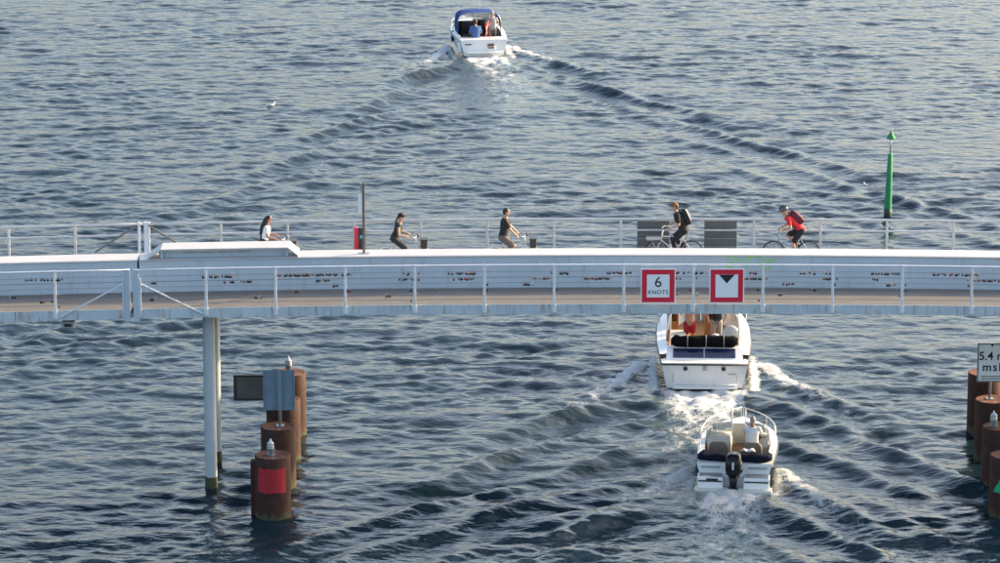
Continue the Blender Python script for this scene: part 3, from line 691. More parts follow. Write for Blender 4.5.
# dark grey board further back
t, x0, x1, z0, z1, W, Hh = pole_sign(piles_l[2][1], piles_l[2][2], 233.5, 270, 376.5, 402, 276, 'dark framed sign board reaching out left of the rusty piles', 'back')
bm = BM(); box(bm, ((x0+x1)/2, 0.09, (z0+z1)/2), (x1-x0, 0.04, z1-z0)); obj('board', bm, 'sign_back2', t)
for cxx, czz, sx, sz in (((x0+x1)/2, z0+0.03, x1-x0, 0.06), ((x0+x1)/2, z1-0.03, x1-x0, 0.06), (x0+0.03, (z0+z1)/2, 0.06, z1-z0-0.12), (x1-0.03, (z0+z1)/2, 0.06, z1-z0-0.12)):
    bm = BM(); box(bm, (cxx, 0.06, czz), (sx, 0.07, sz)); obj('rim', bm, 'lock_dark', t)
for i in range(9):
    bm = BM(); xx = x0+0.12+i*(x1-x0-0.24)/8; box(bm, (xx, 0.063, (z0+z1)/2), (0.012, 0.02, z1-z0-0.13)); obj('back_rib', bm, 'sign_back2', t)
# 5.4 m sign
t, x0, x1, z0, z1, W, Hh = pole_sign(piles_r[2][1], piles_r[2][2], 976.8, 1007.2, 343.5, 382.3, 991.2, 'white sign with black rim reading 5.4 m msl on right piles', 'front', 'clearance_sign')
bm = BM(); box(bm, ((x0+x1)/2, -0.09, (z0+z1)/2), (x1-x0, 0.03, z1-z0), bevel=0.005); obj('board', bm, 'sign_white', t)
for cxx, czz, sx, sz in (((x0+x1)/2, z0+0.022, x1-x0-0.01, 0.03), ((x0+x1)/2, z1-0.022, x1-x0-0.01, 0.03), (x0+0.022, (z0+z1)/2, 0.03, z1-z0-0.075), (x1-0.022, (z0+z1)/2, 0.03, z1-z0-0.075)):
    bm = BM(); box(bm, (cxx, -0.107, czz), (sx, 0.006, sz)); obj('rim', bm, 'sign_black', t)
xc = (x0+x1)/2
text_mesh('lettering', '5.4 m', 0.36, 'sign_black', t, (xc+0.01, -0.109, z0+Hh*0.665), bold=0.006)
text_mesh('lettering', 'msl', 0.36, 'sign_black', t, (xc, -0.109, z0+Hh*0.38), bold=0.006, spacing=1.2)
o = obj('triangle', poly_plate(BM(), [(-0.05, 0.08), (0.05, 0.08), (0, 0)], 0.004), 'sign_black', t); o.location = (xc, -0.112, z1-0.115)
for k in range(2):
    bm = BM(); pts = [(x0+0.12+i*(W-0.24)/24, -0.108, z0+0.10+k*0.075+0.016*math.sin(i*1.3)) for i in range(25)]; tube(bm, pts, 0.013, 5); obj('wave_line', bm, 'sign_black', t)

# green spar
p_ = atZ(887.5, 216, 0); hs = 1/26.0
t = thing('spar_beacon', 'green spar beacon with cone topmark standing in the water', 'beacon', (p_.x, p_.y, 0)); t.rotation_euler = (0, R(1.2), 0)
zt = 2.45
obj('wet_base', lathe(BM(), [(0, -1.5), (0.152, -1.5), (0.150, 0.1), (0.148, 0.30), (0, 0.302)], n=20), 'buoy_dark', t, True)
obj('spar', lathe(BM(), [(0.145, 0.29), (0.115, 1.4), (0.09, zt-0.02), (0.08, zt), (0, zt)], n=20), 'buoy_green', t, True)
bm = BM(); tube(bm, [(0, 0, zt-0.05), (0, 0, zt+0.72)], 0.028, 8); obj('rod', bm, 'galv', t, True)
obj('topmark', lathe(BM(), [(0, zt+0.58), (0.175, zt+0.58), (0.18, zt+0.60), (0.03, zt+0.86), (0.03, zt+0.92), (0, zt+0.93)], n=20), 'buoy_green', t, True)

# ------------------------------------------------------------------ bridge furniture
p_ = atY(364, 250, 1.62); zb = ZT+dz(p_.x)
t = thing('camera_pole', 'slim weathered pole with small plates standing on the bridge spine', 'pole', (p_.x, 1.62, zb))
hp = atY(364, 182.5, 1.62).z-zb
bm = BM(); box(bm, (0, 0, hp/2), (0.075, 0.075, hp), bevel=0.008); obj('pole', bm, 'pole_dark', t)
bm = BM(); box(bm, (0.02, 0, 0.01), (0.30, 0.24, 0.02)); obj('foot_plate', bm, 'galv', t)
bm = BM(); box(bm, (-0.07, -0.01, hp-0.14), (0.075, 0.09, 0.27), bevel=0.01); obj('sensor_box', bm, 'galv', t)
bm = BM(); box(bm, (-0.10, -0.01, hp-0.62), (0.11, 0.02, 0.58), bevel=0.004); obj('plate', bm, 'sign_white', t)
bm = BM(); box(bm, (-0.03, 0.0, hp-1.25), (0.02, 0.12, 0.05)); obj('clamp', bm, 'galv', t)
p_ = atY(360, 250, YF-0.16); zb = ZW+dz(p_.x)
t = thing('lifebuoy_cabinet', 'red and black lifebuoy cabinet on the far railing beside the slim pole', 'cabinet', (p_.x, YF-0.16, zb))
bm = BM(); box(bm, (-0.10, 0, 0.62), (0.13, 0.18, 0.78), bevel=0.02); obj('red_housing', bm, 'red_box', t)
bm = BM(); box(bm, (0.075, 0, 0.62), (0.21, 0.20, 0.78), bevel=0.02); obj('door', bm, 'bike_dark', t)
bm = BM(); box(bm, (0.06, -0.105, 0.74), (0.11, 0.008, 0.10)); obj('label_plate', bm, 'cyan', t)
bm = BM(); box(bm, (-0.06, 0.06, 0.13), (0.08, 0.08, 0.24)); obj('stand', bm, 'galv', t)

# ------------------------------------------------------------------ people
def ik(a, b, l1, l2, bend):
    a, b = Vector(a), Vector(b); d = b-a; D = min(d.length, (l1+l2)*0.999); u = d.normalized()
    x = (l1*l1-l2*l2+D*D)/(2*D); h = math.sqrt(max(l1*l1-x*x, 0)); bd = Vector(bend); bd = (bd-u*bd.dot(u)).normalized()
    return a+u*x+bd*h
def person(label, J, look, loc, rz, cat='person', scale=1.0, group=None):
    """J: joints in metres, local. look: materials. Body is one remeshed surface, clothes are thin shells over it."""
    V = {k: Vector(v) for k, v in J.items()}
    fwd = V['face'].normalized()
    up = (V['head']-V['neck']).normalized()
    side = fwd.cross(up).normalized()
    w_ = look.get('build', 1.0)
    bm = BM()
    def torso(b_, g):
        pe, ch = V['pelvis'], V['chest']
        ax = (ch-pe).normalized(); sd_ = V['shR']-V['shL']; sd_ = (sd_-ax*sd_.dot(ax)).normalized(); fw = sd_.cross(ax)
        if fw.dot(fwd) < 0: fw = -fw
        rot = Matrix((sd_, fw, ax)).transposed()
        rings = []
        prof = ((-0.08, 0.150, 0.115), (0.0, 0.170, 0.130), (0.12, 0.152, 0.112), (0.24, 0.150, 0.110), (0.38, 0.172, 0.122), (0.47, 0.168, 0.110), (0.53, 0.110, 0.075))
        Lt = (ch-pe).length; curve = look.get('hunch', 0.03)
        for t_, hx_, hy_ in prof:
            s_ = t_/0.45*Lt; c_ = pe+ax*s_-fw*curve*math.sin(max(0, min(1, t_/0.5))*math.pi)
            rings.append([c_+rot @ Vector(((hx_*w_+g)*math.cos(2*math.pi*i/18), (hy_*w_+g)*math.sin(2*math.pi*i/18), 0)) for i in range(18)])
        loft(b_, rings)
    torso(bm, 0)
    for s in 'LR':
        capsule(bm, V['sh'+s], V['el'+s], 0.058*w_, 0.043*w_); capsule(bm, V['el'+s], V['wr'+s], 0.043*w_, 0.030)
        capsule(bm, V['chest']+ (V['sh'+s]-V['chest'])*0.4, V['sh'+s], 0.07*w_, 0.058*w_)
        capsule(bm, V['hip'+s], V['kn'+s], 0.088*w_, 0.058*w_); 
        mid = V['kn'+s].lerp(V['an'+s], 0.3)-Vector((0, 0, 0))
        capsule(bm, V['kn'+s], mid, 0.056*w_, 0.058*w_); capsule(bm, mid, V['an'+s], 0.058*w_, 0.038)
        to = V['to'+s]; capsule(bm, V['an'+s]+Vector((0, 0, -0.03)), to, 0.042, 0.032)
        # hand: palm, four fingers and a thumb closed round the grip
        fa_ = (V['wr'+s]-V['el'+s]).normalized(); curl = Vector(look.get('curl', (0, 0, -1))); curl = (curl-fa_*curl.dot(fa_)).normalized(); sw = fa_.cross(curl).normalized()
        pal = V['wr'+s]+fa_*0.045
        rot = Matrix((sw, fa_, curl)).transposed(); ell(bm, pal, (0.042, 0.055, 0.018), rot)
        for i, (o_, ln) in enumerate(((-0.031, 0.036), (-0.010, 0.042), (0.011, 0.039), (0.031, 0.030))):
            k0 = V['wr'+s]+fa_*0.088+sw*o_; k1 = k0+fa_*ln*0.8+curl*ln*0.5; k2 = k1-fa_*ln*0.15+curl*ln*0.9
            capsule(bm, k0, k1, 0.0098, 0.0092, 6); capsule(bm, k1, k2, 0.0092, 0.0085, 6)
        inn = (V['pelvis']-V['wr'+s]); sgn = 1 if sw.dot(inn) > 0 else -1
        k0 = V['wr'+s]+fa_*0.03+sw*sgn*0.035; k1 = k0+fa_*0.035+sw*sgn*0.02+curl*0.02; capsule(bm, k0, k1, 0.0125, 0.011, 6); capsule(bm, k1, k1+fa_*0.02+curl*0.025, 0.011, 0.0095, 6)
    hc = V['head']; rot = Matrix((side, fwd, up)).transposed()
    capsule(bm, V['neck']-up*0.05, hc-up*0.04, 0.060, 0.055)
    capsule(bm, V['chest']+(V['neck']-V['chest'])*0.2, V['neck'], 0.08*w_, 0.06)
    ell(bm, hc+up*0.02-fwd*0.012, (0.076, 0.096, 0.100), rot, 3); ell(bm, hc-up*0.055+fwd*0.028, (0.056, 0.062, 0.062), rot)
    capsule(bm, hc+fwd*0.088+up*0.012, hc+fwd*0.106-up*0.022, 0.010, 0.016, 6)            # nose
    ell(bm, hc+fwd*0.084-up*0.055, (0.026, 0.012, 0.010), rot)                             # mouth
    ell(bm, hc+fwd*0.08+up*0.03, (0.05, 0.016, 0.012), rot)                                # brow
    for s in (-1, 1): ell(bm, hc+side*s*0.078-up*0.008, (0.012, 0.024, 0.032), rot)
    skin = look.get('skin', 'skin')
    body = bake(bm, 'person', skin, voxel=0.0115, smooth=2)
    body.location = loc; body.rotation_euler = (0, 0, rz); body.scale = (scale,)*3
    tag(body, label, cat, group)
    bm = BM()
    for s in (-1, 1): ell(bm, hc+fwd*0.086+side*s*0.031+up*0.008, (0.012, 0.009, 0.007), rot, 1)
    obj('eyes', bm, 'hair_black', body, True)
    g = 0.014
    if look.get('shirt'):
        b_ = BM(); torso(b_, g)
        for s in 'LR':
            capsule(b_, V['chest']+(V['sh'+s]-V['chest'])*0.4, V['sh'+s], 0.07*w_+g, 0.06*w_+g)
            f_ = look.get('sleeve', 0.6)
            if f_ > 0: capsule(b_, V['sh'+s], V['sh'+s].lerp(V['el'+s], min(1, f_)), 0.062*w_+g, 0.054*w_+g)
            if f_ > 1: capsule(b_, V['el'+s], V['el'+s].lerp(V['wr'+s], f_-1), 0.048*w_+g, 0.036+g)
        bake(b_, 'shirt', look['shirt'], body, 0.014, 3)
    if look.get('pants'):
        b_ = BM(); pe = V['pelvis']
        f_ = look.get('leg', 0.6); gg = look.get('loose', 0.018)
        capsule(b_, pe.lerp(V['hipL'], 0.7), pe.lerp(V['hipR'], 0.7), 0.125*w_+g, 0.125*w_+g)
        up_ = (V['chest']-pe).normalized(); capsule(b_, pe, pe+up_*0.08, 0.13*w_+g*1.3, 0.125*w_+g*1.3)
        for s in 'LR':
            capsule(b_, V['hip'+s], V['hip'+s].lerp(V['kn'+s], min(1, f_)), 0.095*w_+gg, 0.075*w_+gg if f_ < 1 else 0.06*w_+gg)
            if f_ > 1: capsule(b_, V['kn'+s], V['kn'+s].lerp(V['an'+s], f_-1), 0.062*w_+gg, 0.044+gg)
        bake(b_, 'trousers' if f_ > 1 else 'shorts', look['pants'], body, 0.014, 3)
    b_ = BM()
    for s in 'LR':
        capsule(b_, V['an'+s]+Vector((0, 0, -0.035)), V['to'+s], 0.052, 0.042)
    bake(b_, 'shoes', look.get('shoes', 'cloth_dark'), body, 0.014, 2)
    hs_ = look.get('hairstyle', 'short'); b_ = BM()
    if hs_ != 'none':
        ell(b_, hc+up*0.038-fwd*0.026, (0.087, 0.100, 0.098), rot, 3)
        if hs_ == 'short': ell(b_, hc-up*0.01-fwd*0.055, (0.080, 0.060, 0.075), rot)
        if hs_ == 'long':
            ell(b_, hc-up*0.01-fwd*0.05, (0.090, 0.070, 0.09), rot)
            capsule(b_, hc-fwd*0.075, hc-fwd*0.125-up*0.25, 0.085, 0.095); capsule(b_, hc-fwd*0.125-up*0.25, hc-fwd*0.15-up*0.46, 0.095, 0.05)
        if hs_ == 'pony':
            capsule(b_, hc-fwd*0.09, hc-fwd*0.13-up*0.16, 0.035, 0.03); capsule(b_, hc-fwd*0.13-up*0.16, hc-fwd*0.12-up*0.28, 0.03, 0.012)
        bake(b_, 'hair', look.get('hair', 'hair_brown'), body, 0.013, 2)
    hat = look.get('hat')
    if hat == 'cap':
        b_ = BM(); ell(b_, hc+up*0.052-fwd*0.015, (0.092, 0.108, 0.092), rot, 3)
        ell(b_, hc+up*0.045+fwd*0.12, (0.065, 0.075, 0.012), rot, 2); bake(b_, 'cap', look['hatmat'], body, 0.011, 2)
    if hat == 'helmet':
        b_ = BM(); ell(b_, hc+up*0.058-fwd*0.01, (0.102, 0.142, 0.100), rot, 3); he = bake(b_, 'helmet', look['hatmat'], body, 0.012, 1)
        b_ = BM()
        for s in (-0.05, 0, 0.05):
            pts = [hc+up*(0.064+0.098*math.cos(a_)*math.sqrt(max(0.05, 1-(s/0.1)**2)))-fwd*0.01+fwd*0.135*math.sin(a_)+side*s for a_ in np.linspace(-1.1, 1.1, 9)]
            tube(b_, pts, 0.008, 5)
        obj('helmet_rib', b_, 'bike_dark', he, True)
    if look.get('pack'):
        ax = (V['chest']-V['pelvis']).normalized(); sd_ = (V['shR']-V['shL']); sd_ = (sd_-ax*sd_.dot(ax)).normalized(); fw = sd_.cross(ax)
        if fw.dot(fwd) < 0: fw = -fw
        rot2 = Matrix((sd_, fw, ax)).transposed(); c_ = V['pelvis'].lerp(V['chest'], 0.68)-fw*0.215
        rings = []
        for t_, k_ in ((-0.25, 0.6), (-0.22, 0.9), (-0.1, 1.0), (0.08, 1.0), (0.2, 0.85), (0.25, 0.5)):
            rings.append([c_+rot2 @ Vector((pp_.x, pp_.y, t_)) for pp_ in rrect(0, 0, 0, 0.155*k_, 0.095*k_, 0.05*k_, 4)])
        pk = obj('backpack', loft(BM(), rings), look['pack'], body, True)
        if look.get('packsun'):  # sunlit strip on the pack's sun side, put in as pale cloth
            b_ = BM(); rings = []
            for t_, k_ in ((-0.17, 0.95), (-0.1, 1.0), (0.08, 1.0), (0.19, 0.86)):
                rings.append([c_+rot2 @ Vector((x_, y_, t_)) for x_, y_ in ((-0.045, -0.098*k_-0.004), (0.162*k_, -0.098*k_-0.004), (0.162*k_, 0.02*k_), (0.150*k_, 0.02*k_), (0.150*k_, -0.08*k_), (-0.045, -0.08*k_))])
            obj('backpack_sun_strip', loft(b_, rings), look['packsun'], pk)
        for s in 'LR':
            sh = V['chest'].lerp(V['sh'+s], 0.62); b_ = BM()
            tube(b_, [c_+ax*0.2+(sh-V['chest'])*0.8, sh+ax*0.085+fw*0.02, sh-ax*0.08+fw*0.125, V['pelvis'].lerp(V['chest'], 0.4)+(sh-V['chest'])+fw*0.10, c_-ax*0.18+(sh-V['chest'])], 0.02, 6)
            obj('strap', b_, 'cloth_black', pk, True)
    return body

def bicycle(label, loc, rz, frame_m, style, group='bicycles on the bridge'):
    t = thing('bicycle', label, 'bicycle', loc, rz, group)
    ra = Vector((-0.53, 0, 0.34)); fa_ = Vector((0.53, 0, 0.34)); bb = Vector((-0.10, 0, 0.29)); sd_ = Vector((-0.28, 0, 0.86)); hd = Vector((0.36, 0, 0.86)); hb = Vector((0.34, 0, 1.00))
    for c_ in (ra, fa_):
        b_ = BM(); tube(b_, [(c_.x+0.325*math.cos(2*math.pi*i/36), 0, c_.z+0.325*math.sin(2*math.pi*i/36)) for i in range(36)], 0.021, 8, closed=True)
        wh = obj('wheel', b_, 'rubber', t, True); wh['label'] = 'black tyred wheel'
        b_ = BM(); tube(b_, [(c_.x+0.298*math.cos(2*math.pi*i/36), 0, c_.z+0.298*math.sin(2*math.pi*i/36)) for i in range(36)], 0.011, 6, closed=True); obj('rim', b_, 'galv', wh, True)
        b_ = BM()
        for i in range(16):
            a_ = 2*math.pi*i/16; tube(b_, [(c_.x, 0.02*(-1)**i, c_.z), (c_.x+0.295*math.cos(a_), 0, c_.z+0.295*math.sin(a_))], 0.0022, 4)
        tube(b_, [(c_.x, -0.045, c_.z), (c_.x, 0.045, c_.z)], 0.025, 8); obj('spokes', b_, 'galv', wh)
    b_ = BM(); rf = 0.019 if style != 'city' else 0.026
    tube(b_, [bb, sd_], rf, 8); 
    if style == 'city':
        tube(b_, [bb, Vector((0.10, 0, 0.42)), hd-Vector((0, 0, 0.18))], 0.034, 8); tube(b_, [sd_.lerp(bb, 0.5), Vector((0.12, 0, 0.55)), hd-Vector((0, 0, 0.12))], rf, 8)
    else:
        tube(b_, [bb, hd-Vector((-0.02, 0, 0.18))], rf*1.1, 8); tube(b_, [sd_.lerp(bb, 0.1), hd-Vector((0, 0, 0.06))], rf, 8)
    tube(b_, [hd-Vector((-0.03, 0, 0.22)), hb], 0.021, 8)
    for s in (-0.05, 0.05):
        tube(b_, [bb, ra+Vector((0, s, 0))], 0.011, 6); tube(b_, [sd_.lerp(bb, 0.14), ra+Vector((0, s, 0))], 0.010, 6); tube(b_, [hd-Vector((-0.03, 0, 0.22)), Vector((0.44, s, 0.60)), fa_+Vector((0, s, 0))], 0.013, 6)
    obj('frame', b_, frame_m, t, True)
    b_ = BM(); tube(b_, [sd_, sd_+Vector((-0.02, 0, 0.10))], 0.013, 6); obj('seat_post', b_, 'galv', t)
    b_ = BM(); loft(b_, [rrect(sd_.x-0.02, 0, sd_.z+0.075+z_, 0.14*k_, 0.075*k_, 0.06*k_) for z_, k_ in ((0, 0.7), (0.02, 1), (0.05, 0.95), (0.06, 0.7))]); obj('saddle', b_, 'bike_dark', t, True)
    b_ = BM()
    if style == 'race': tube(b_, [(0.36, -0.24, 0.99), (0.38, -0.20, 0.985), hb, (0.38, 0.20, 0.985), (0.36, 0.24, 0.99)], 0.014, 8)
    else: tube(b_, [(0.16, -0.29, 1.05), (0.28, -0.25, 1.07), (0.36, -0.12, 1.04), hb, (0.36, 0.12, 1.04), (0.28, 0.25, 1.07), (0.16, 0.29, 1.05)], 0.014, 8)
    obj('handlebar', b_, 'galv' if style != 'race' else 'bike_dark', t, True)
    for s in (-1, 1):
        b_ = BM(); a_ = R(-40) if s > 0 else R(140)
        e_ = bb+Vector((0.17*math.cos(a_), s*0.06, 0.17*math.sin(a_))); tube(b_, [bb+Vector((0, s*0.06, 0)), e_], 0.012, 6); obj('crank', b_, 'galv', t)
        b_ = BM(); box(b_, e_+Vector((0, s*0.06, 0)), (0.09, 0.09, 0.022), bevel=0.004); obj('pedal', b_, 'bike_dark', t)
    b_ = BM(); tube(b_, [(bb.x+0.09*math.cos(2*math.pi*i/20), -0.05, bb.z+0.09*math.sin(2*math.pi*i/20)) for i in range(20)], 0.008, 5, closed=True); obj('chainring', b_, 'bike_dark', t)
    if style == 'city':
        b_ = BM(); loft(b_, [rrect(0.60, 0, z_, 0.11*k_, 0.17*k_, 0.03) for z_, k_ in ((0.70, 0.82), (0.98, 1.0))]); k_ = obj('basket', b_, 'crate', t)
        b_ = BM(); loft(b_, [rrect(0.60, 0, z_, 0.115, 0.175, 0.03) for z_ in (0.965, 0.99)]); obj('basket_rim', b_, 'bike_dark', k_)
        b_ = BM(); box(b_, (0.42, 0, 1.10), (0.05, 0.16, 0.10), Euler((0, R(-25), 0)), 0.01); obj('display', b_, 'bike_dark', t)
        for c_ in (ra, fa_):
            b_ = BM()
            pts = [(c_.x+0.365*math.cos(a_), 0, c_.z+0.365*math.sin(a_)) for a_ in np.linspace(R(20), R(190), 14)]
            tube(b_, pts, 0.022, 6); obj('mudguard', b_, 'bike_white', t, True)
        b_ = BM(); tube(b_, [(0.47, -0.08, 0.74), (0.72, -0.08, 0.74)], 0.012, 6); tube(b_, [(0.47, 0.08, 0.74), (0.72, 0.08, 0.74)], 0.012, 6); tube(b_, [(0.44, 0, 0.80), (0.47, 0, 0.72)], 0.014, 6); obj('basket_bracket', b_, 'galv', t)
    if style == 'cargo':
        b_ = BM(); box(b_, (0.62, 0, 0.735), (0.44, 0.36, 0.03)); 
        for s in (-0.17, 0.17): tube(b_, [(0.42, s, 0.77), (0.82, s, 0.77)], 0.010, 6); tube(b_, [(0.53, s*0.5, 0.34), (0.68, s, 0.73)], 0.008, 6)
        tube(b_, [(0.36, 0, 0.74), (0.46, 0, 0.735)], 0.018, 6)
        obj('front_rack', b_, 'galv', t)
    return t
def rider(label, loc, rz, look, lean, torso_len=0.47, scale=1.0, style='city', pedal=0):
    hip = Vector((-0.29, 0, 1.02)); la = R(lean)
    chest = hip+Vector((math.sin(la), 0, math.cos(la)))*torso_len
    neck = chest+Vector((math.sin(la*0.9), 0, math.cos(la*0.9)))*0.12
    head = neck+Vector((math.sin(la*0.35)+0.12, 0, math.cos(la*0.35))).normalized()*0.145
    J = dict(pelvis=hip, chest=chest, neck=neck, head=head, face=(1, 0, look.get('facez', -0.1)))
    gx = (0.345, 0.23, 1.03) if style == 'race' else (0.18, 0.285, 1.09)
    bb = Vector((-0.10, 0, 0.29))
    for s, sg in (('L', 1), ('R', -1)):
        sh = chest+Vector((0, sg*0.185, 0.02)); J['sh'+s] = sh
        wr = Vector((gx[0]-0.075, sg*gx[1], gx[2]+0.02)); J['wr'+s] = wr; J['el'+s] = ik(sh, wr, 0.29, 0.26, (-0.2, sg*0.5, -1))
        J['hip'+s] = hip+Vector((0, sg*0.09, -0.02))
        a_ = R(-40) if sg > 0 else R(140)
        if pedal: a_ += R(pedal)
        an = bb+Vector((0.17*math.cos(a_)-0.10, sg*0.12, 0.17*math.sin(a_)+0.10)); J['an'+s] = an
        J['kn'+s] = ik(J['hip'+s], an, 0.44, 0.43, (1, sg*0.1, 0.3)); J['to'+s] = an+Vector((0.16, 0, -0.055))
    return person(label, J, look, loc, rz, scale=scale, group='cyclists on the bridge')
def on_deck(px, Y):
    x = atY(px, 245, Y).x; return Vector((x, Y, ZW-0.008+dz(x)))
riders = [
 (273, 3.45, 0, dict(shirt='cloth_white', sleeve=0.5, pants='cloth_black', leg=1.8, hairstyle='long', hair='hair_black', skin='skin_tan', build=0.90, hunch=-0.02, facez=0.05), 15, 0.41, 'city', 'bike_white', 'woman with long black hair and white top riding beside the raised white hatch', 'white city bicycle with dark basket under the long haired rider', 0.97),
 (404, 3.45, 0, dict(shirt='cloth_black', sleeve=0.0, pants='cloth_dark', leg=1.1, hairstyle='pony', hair='hair_brown', hat='cap', hatmat='cloth_black', build=0.92, hunch=-0.01), 19, 0.42, 'city', 'bike_white', 'rider in black tank top and black cap facing right', 'city bicycle with tall dark basket under the rider in the black cap', 0.98),
 (513, 3.45, 0, dict(shirt='cloth_black', sleeve=0.65, pants='cloth_taupe', leg=0.75, hairstyle='short', hair='hair_black', build=1.08, hunch=0.0), 7, 0.49, 'city', 'bike_white', 'bareheaded man in black t-shirt and brown shorts cycling right', 'city bicycle with brown basket under the man in the black t-shirt', 1.0),
 (674, 4.40, math.pi, dict(shirt='cloth_black', sleeve=0.7, pants='cloth_black', leg=1.95, hairstyle='short', hair='hair_brown', hat='cap', hatmat='sunlit_cap_plate_tan', pack='cloth_black', packsun='cloth_white', build=1.05, hunch=0.04), 24, 0.49, 'cargo', 'bike_white', 'man in black with sunlit dark hair coloured as a tan cap and black backpack cycling left', 'pale bicycle with front rack under the man with the backpack', 1.0),  # tan cap and white pack strip carry the sunlight in their colour
 (791, 4.40, math.pi, dict(shirt='cloth_red', sleeve=0.6, pants='cloth_black', leg=0.8, hairstyle='none', hat='helmet', hatmat='helmet', pack='cloth_pink', build=1.0, hunch=0.04, facez=-0.3), 47, 0.53, 'race', 'bike_silver', 'cyclist in red jersey, helmet and dark red backpack leaning forward', 'silver sports bicycle under the cyclist in red', 1.0),
]
for px, Y, rz, look, lean, tl, style, fm_, lab, blab, scl in riders:
    p_ = on_deck(px, Y)
    bicycle(blab, p_, rz, fm_, style)
    rider(lab, p_, rz, look, lean, tl, scl, 'race' if style == 'race' else 'city', -40 if style == 'race' else 0)

# ------------------------------------------------------------------ boats
class Hull:
    def __init__(s, L, bfun, sheer, chine_b, chine_z, keel, y0=0.0, N=18):
        s.L = L; s.y0 = y0; s.N = N; s.b = bfun; s.sh = sheer; s.cb = chine_b; s.cz = chine_z; s.kz = keel
    def t(s, y): return (y-s.y0)/(s.L-s.y0)
    def st(s, a=0.0, b=1.0, n=None):
        n = n or s.N; return [a+(b-a)*i/n for i in range(n+1)]
    def y(s, t): return s.y0+(s.L-s.y0)*t
    def skin(s):
        bm = BM(); rings = []
        for t in s.st():
            b = max(s.b(t), 0.012); c = max(b*s.cb(t), 0.008); y = s.y(t); 
            z1 = s.sh(t); z0 = s.cz(t); k = s.kz(t); rk = s.rake(t) if hasattr(s, 'rake') else 0
            pr = []
            for sg in (-1, 1):
                side = [(b, z1), (b*0.995, z1-0.10), (c+(b-c)*0.55, (z0+z1)/2), (c, z0), (c*0.45, (z0+k)/2-0.02)]
                side = [Vector((sg*x, y+0.25*(z-0.3)*t*t*1.6, z)) for x, z in side]
                pr.append(side if sg < 0 else side[::-1])
            rings.append(pr[0]+[Vector((0, y+0.25*(k-0.3)*t*t*1.6, k))]+pr[1])
        loft(bm, rings, close_ring=False, cap=False)
        bm.verts.ensure_lookup_table(); nn = len(rings[0]); bm.faces.new([bm.verts[i] for i in range(nn)])
        return bm
    def edge(s, t, inset=0.0, dzz=0.0):
        b = max(s.b(t)-inset, 0.01); z = s.sh(t)
        return b, s.y(t)+0.25*(z-0.3)*t*t*1.6-(inset*0.6 if t > 0.93 else 0), z+dzz
    def strip(s, a, b_, i0, i1, dz0=0.0, dz1=0.0, z1=None, n=12):
        bm = BM()
        for sg in (-1, 1):
            prev = None
            for t in s.st(a, b_, n):
                e0 = s.edge(t, i0, dz0); e1 = s.edge(t, i1, dz1)
                v0 = bm.verts.new((sg*e0[0], e0[1], e0[2])); v1 = bm.verts.new((sg*e1[0], e1[1], e1[2] if z1 is None else z1))
                if prev: bm.faces.new((prev[0], v0, v1, prev[1]))
                prev = (v0, v1)
        return bm
    def across(s, a, b_, inset, camber=0.0, dzz=0.0, z=None, n=10, m=8):
        bm = BM(); prev = None
        for t in s.st(a, b_, n):
            e = s.edge(t, inset, dzz); row = []
            for i in range(m+1):
                u = -1+2*i/m; row.append(bm.verts.new((u*e[0], e[1], (e[2] if z is None else z)+camber*(1-u*u)*min(1, e[0]))))
            if prev:
                for i in range(m): bm.faces.new((prev[i], prev[i+1], row[i+1], row[i]))
            prev = row
        return bm
    def bulk(s, t, inset, z0, thick=0.04, z1=None):
        e = s.edge(t, inset); bm = BM(); zt = e[2] if z1 is None else z1; box(bm, (0, e[1], (z0+zt)/2), (2*e[0]-0.004, thick, zt-z0)); return bm
    def rubrail(s, a, b_, r, dzz, out=0.012, n=22):
        bm = BM()
        for sg in (-1, 1):
            pts = []
            for t in s.st(a, b_, n):
                e = s.edge(t, -out, dzz); pts.append((sg*e[0], e[1], e[2]))
            tube(bm, pts, r, 6)
        return bm
def lerp(a, b, t): return a+(b-a)*t
def place(B, name, label):
    return thing(name, label, 'boat', (B['p'].x, B['p'].y, 0.0), -B['h'])
def sit(label, t, x, y, zseat, look, facing=0.0, arms='lap', scale=1.0, lean=4):
    la = R(lean); hip = Vector((0, 0, zseat+0.11)); chest = hip+Vector((0, -math.sin(la), math.cos(la)))*0.46; neck = chest+Vector((0, 0.01, 0.12)); head = neck+Vector((0, 0.03, 0.145))
    J = dict(pelvis=hip, chest=chest, neck=neck, head=head, face=(look.get('turn', 0), 1, -0.08))
    for s, sg in (('L', -1), ('R', 1)):
        J['sh'+s] = chest+Vector((sg*0.185, 0, 0.02)); 
        wr = Vector((sg*0.16, 0.34, zseat+0.24)) if arms == 'lap' else Vector((sg*0.17, 0.46, zseat+0.42))
        J['wr'+s] = wr; J['el'+s] = ik(J['sh'+s], wr, 0.29, 0.26, (sg*0.6, -0.3, -1))
        J['hip'+s] = hip+Vector((sg*0.09, 0, -0.02)); an = Vector((sg*0.11, 0.50, zseat-0.34)); J['an'+s] = an
        J['kn'+s] = ik(J['hip'+s], an, 0.44, 0.42, (0, 1, 1)); J['to'+s] = an+Vector((0, 0.16, -0.05))
    m = Matrix.Translation(t.location) @ Matrix.Rotation(t.rotation_euler.z, 4, 'Z')
    w = m @ Vector((x, y, 0)); return person(label, J, look, w, t.rotation_euler.z+facing, scale=scale)
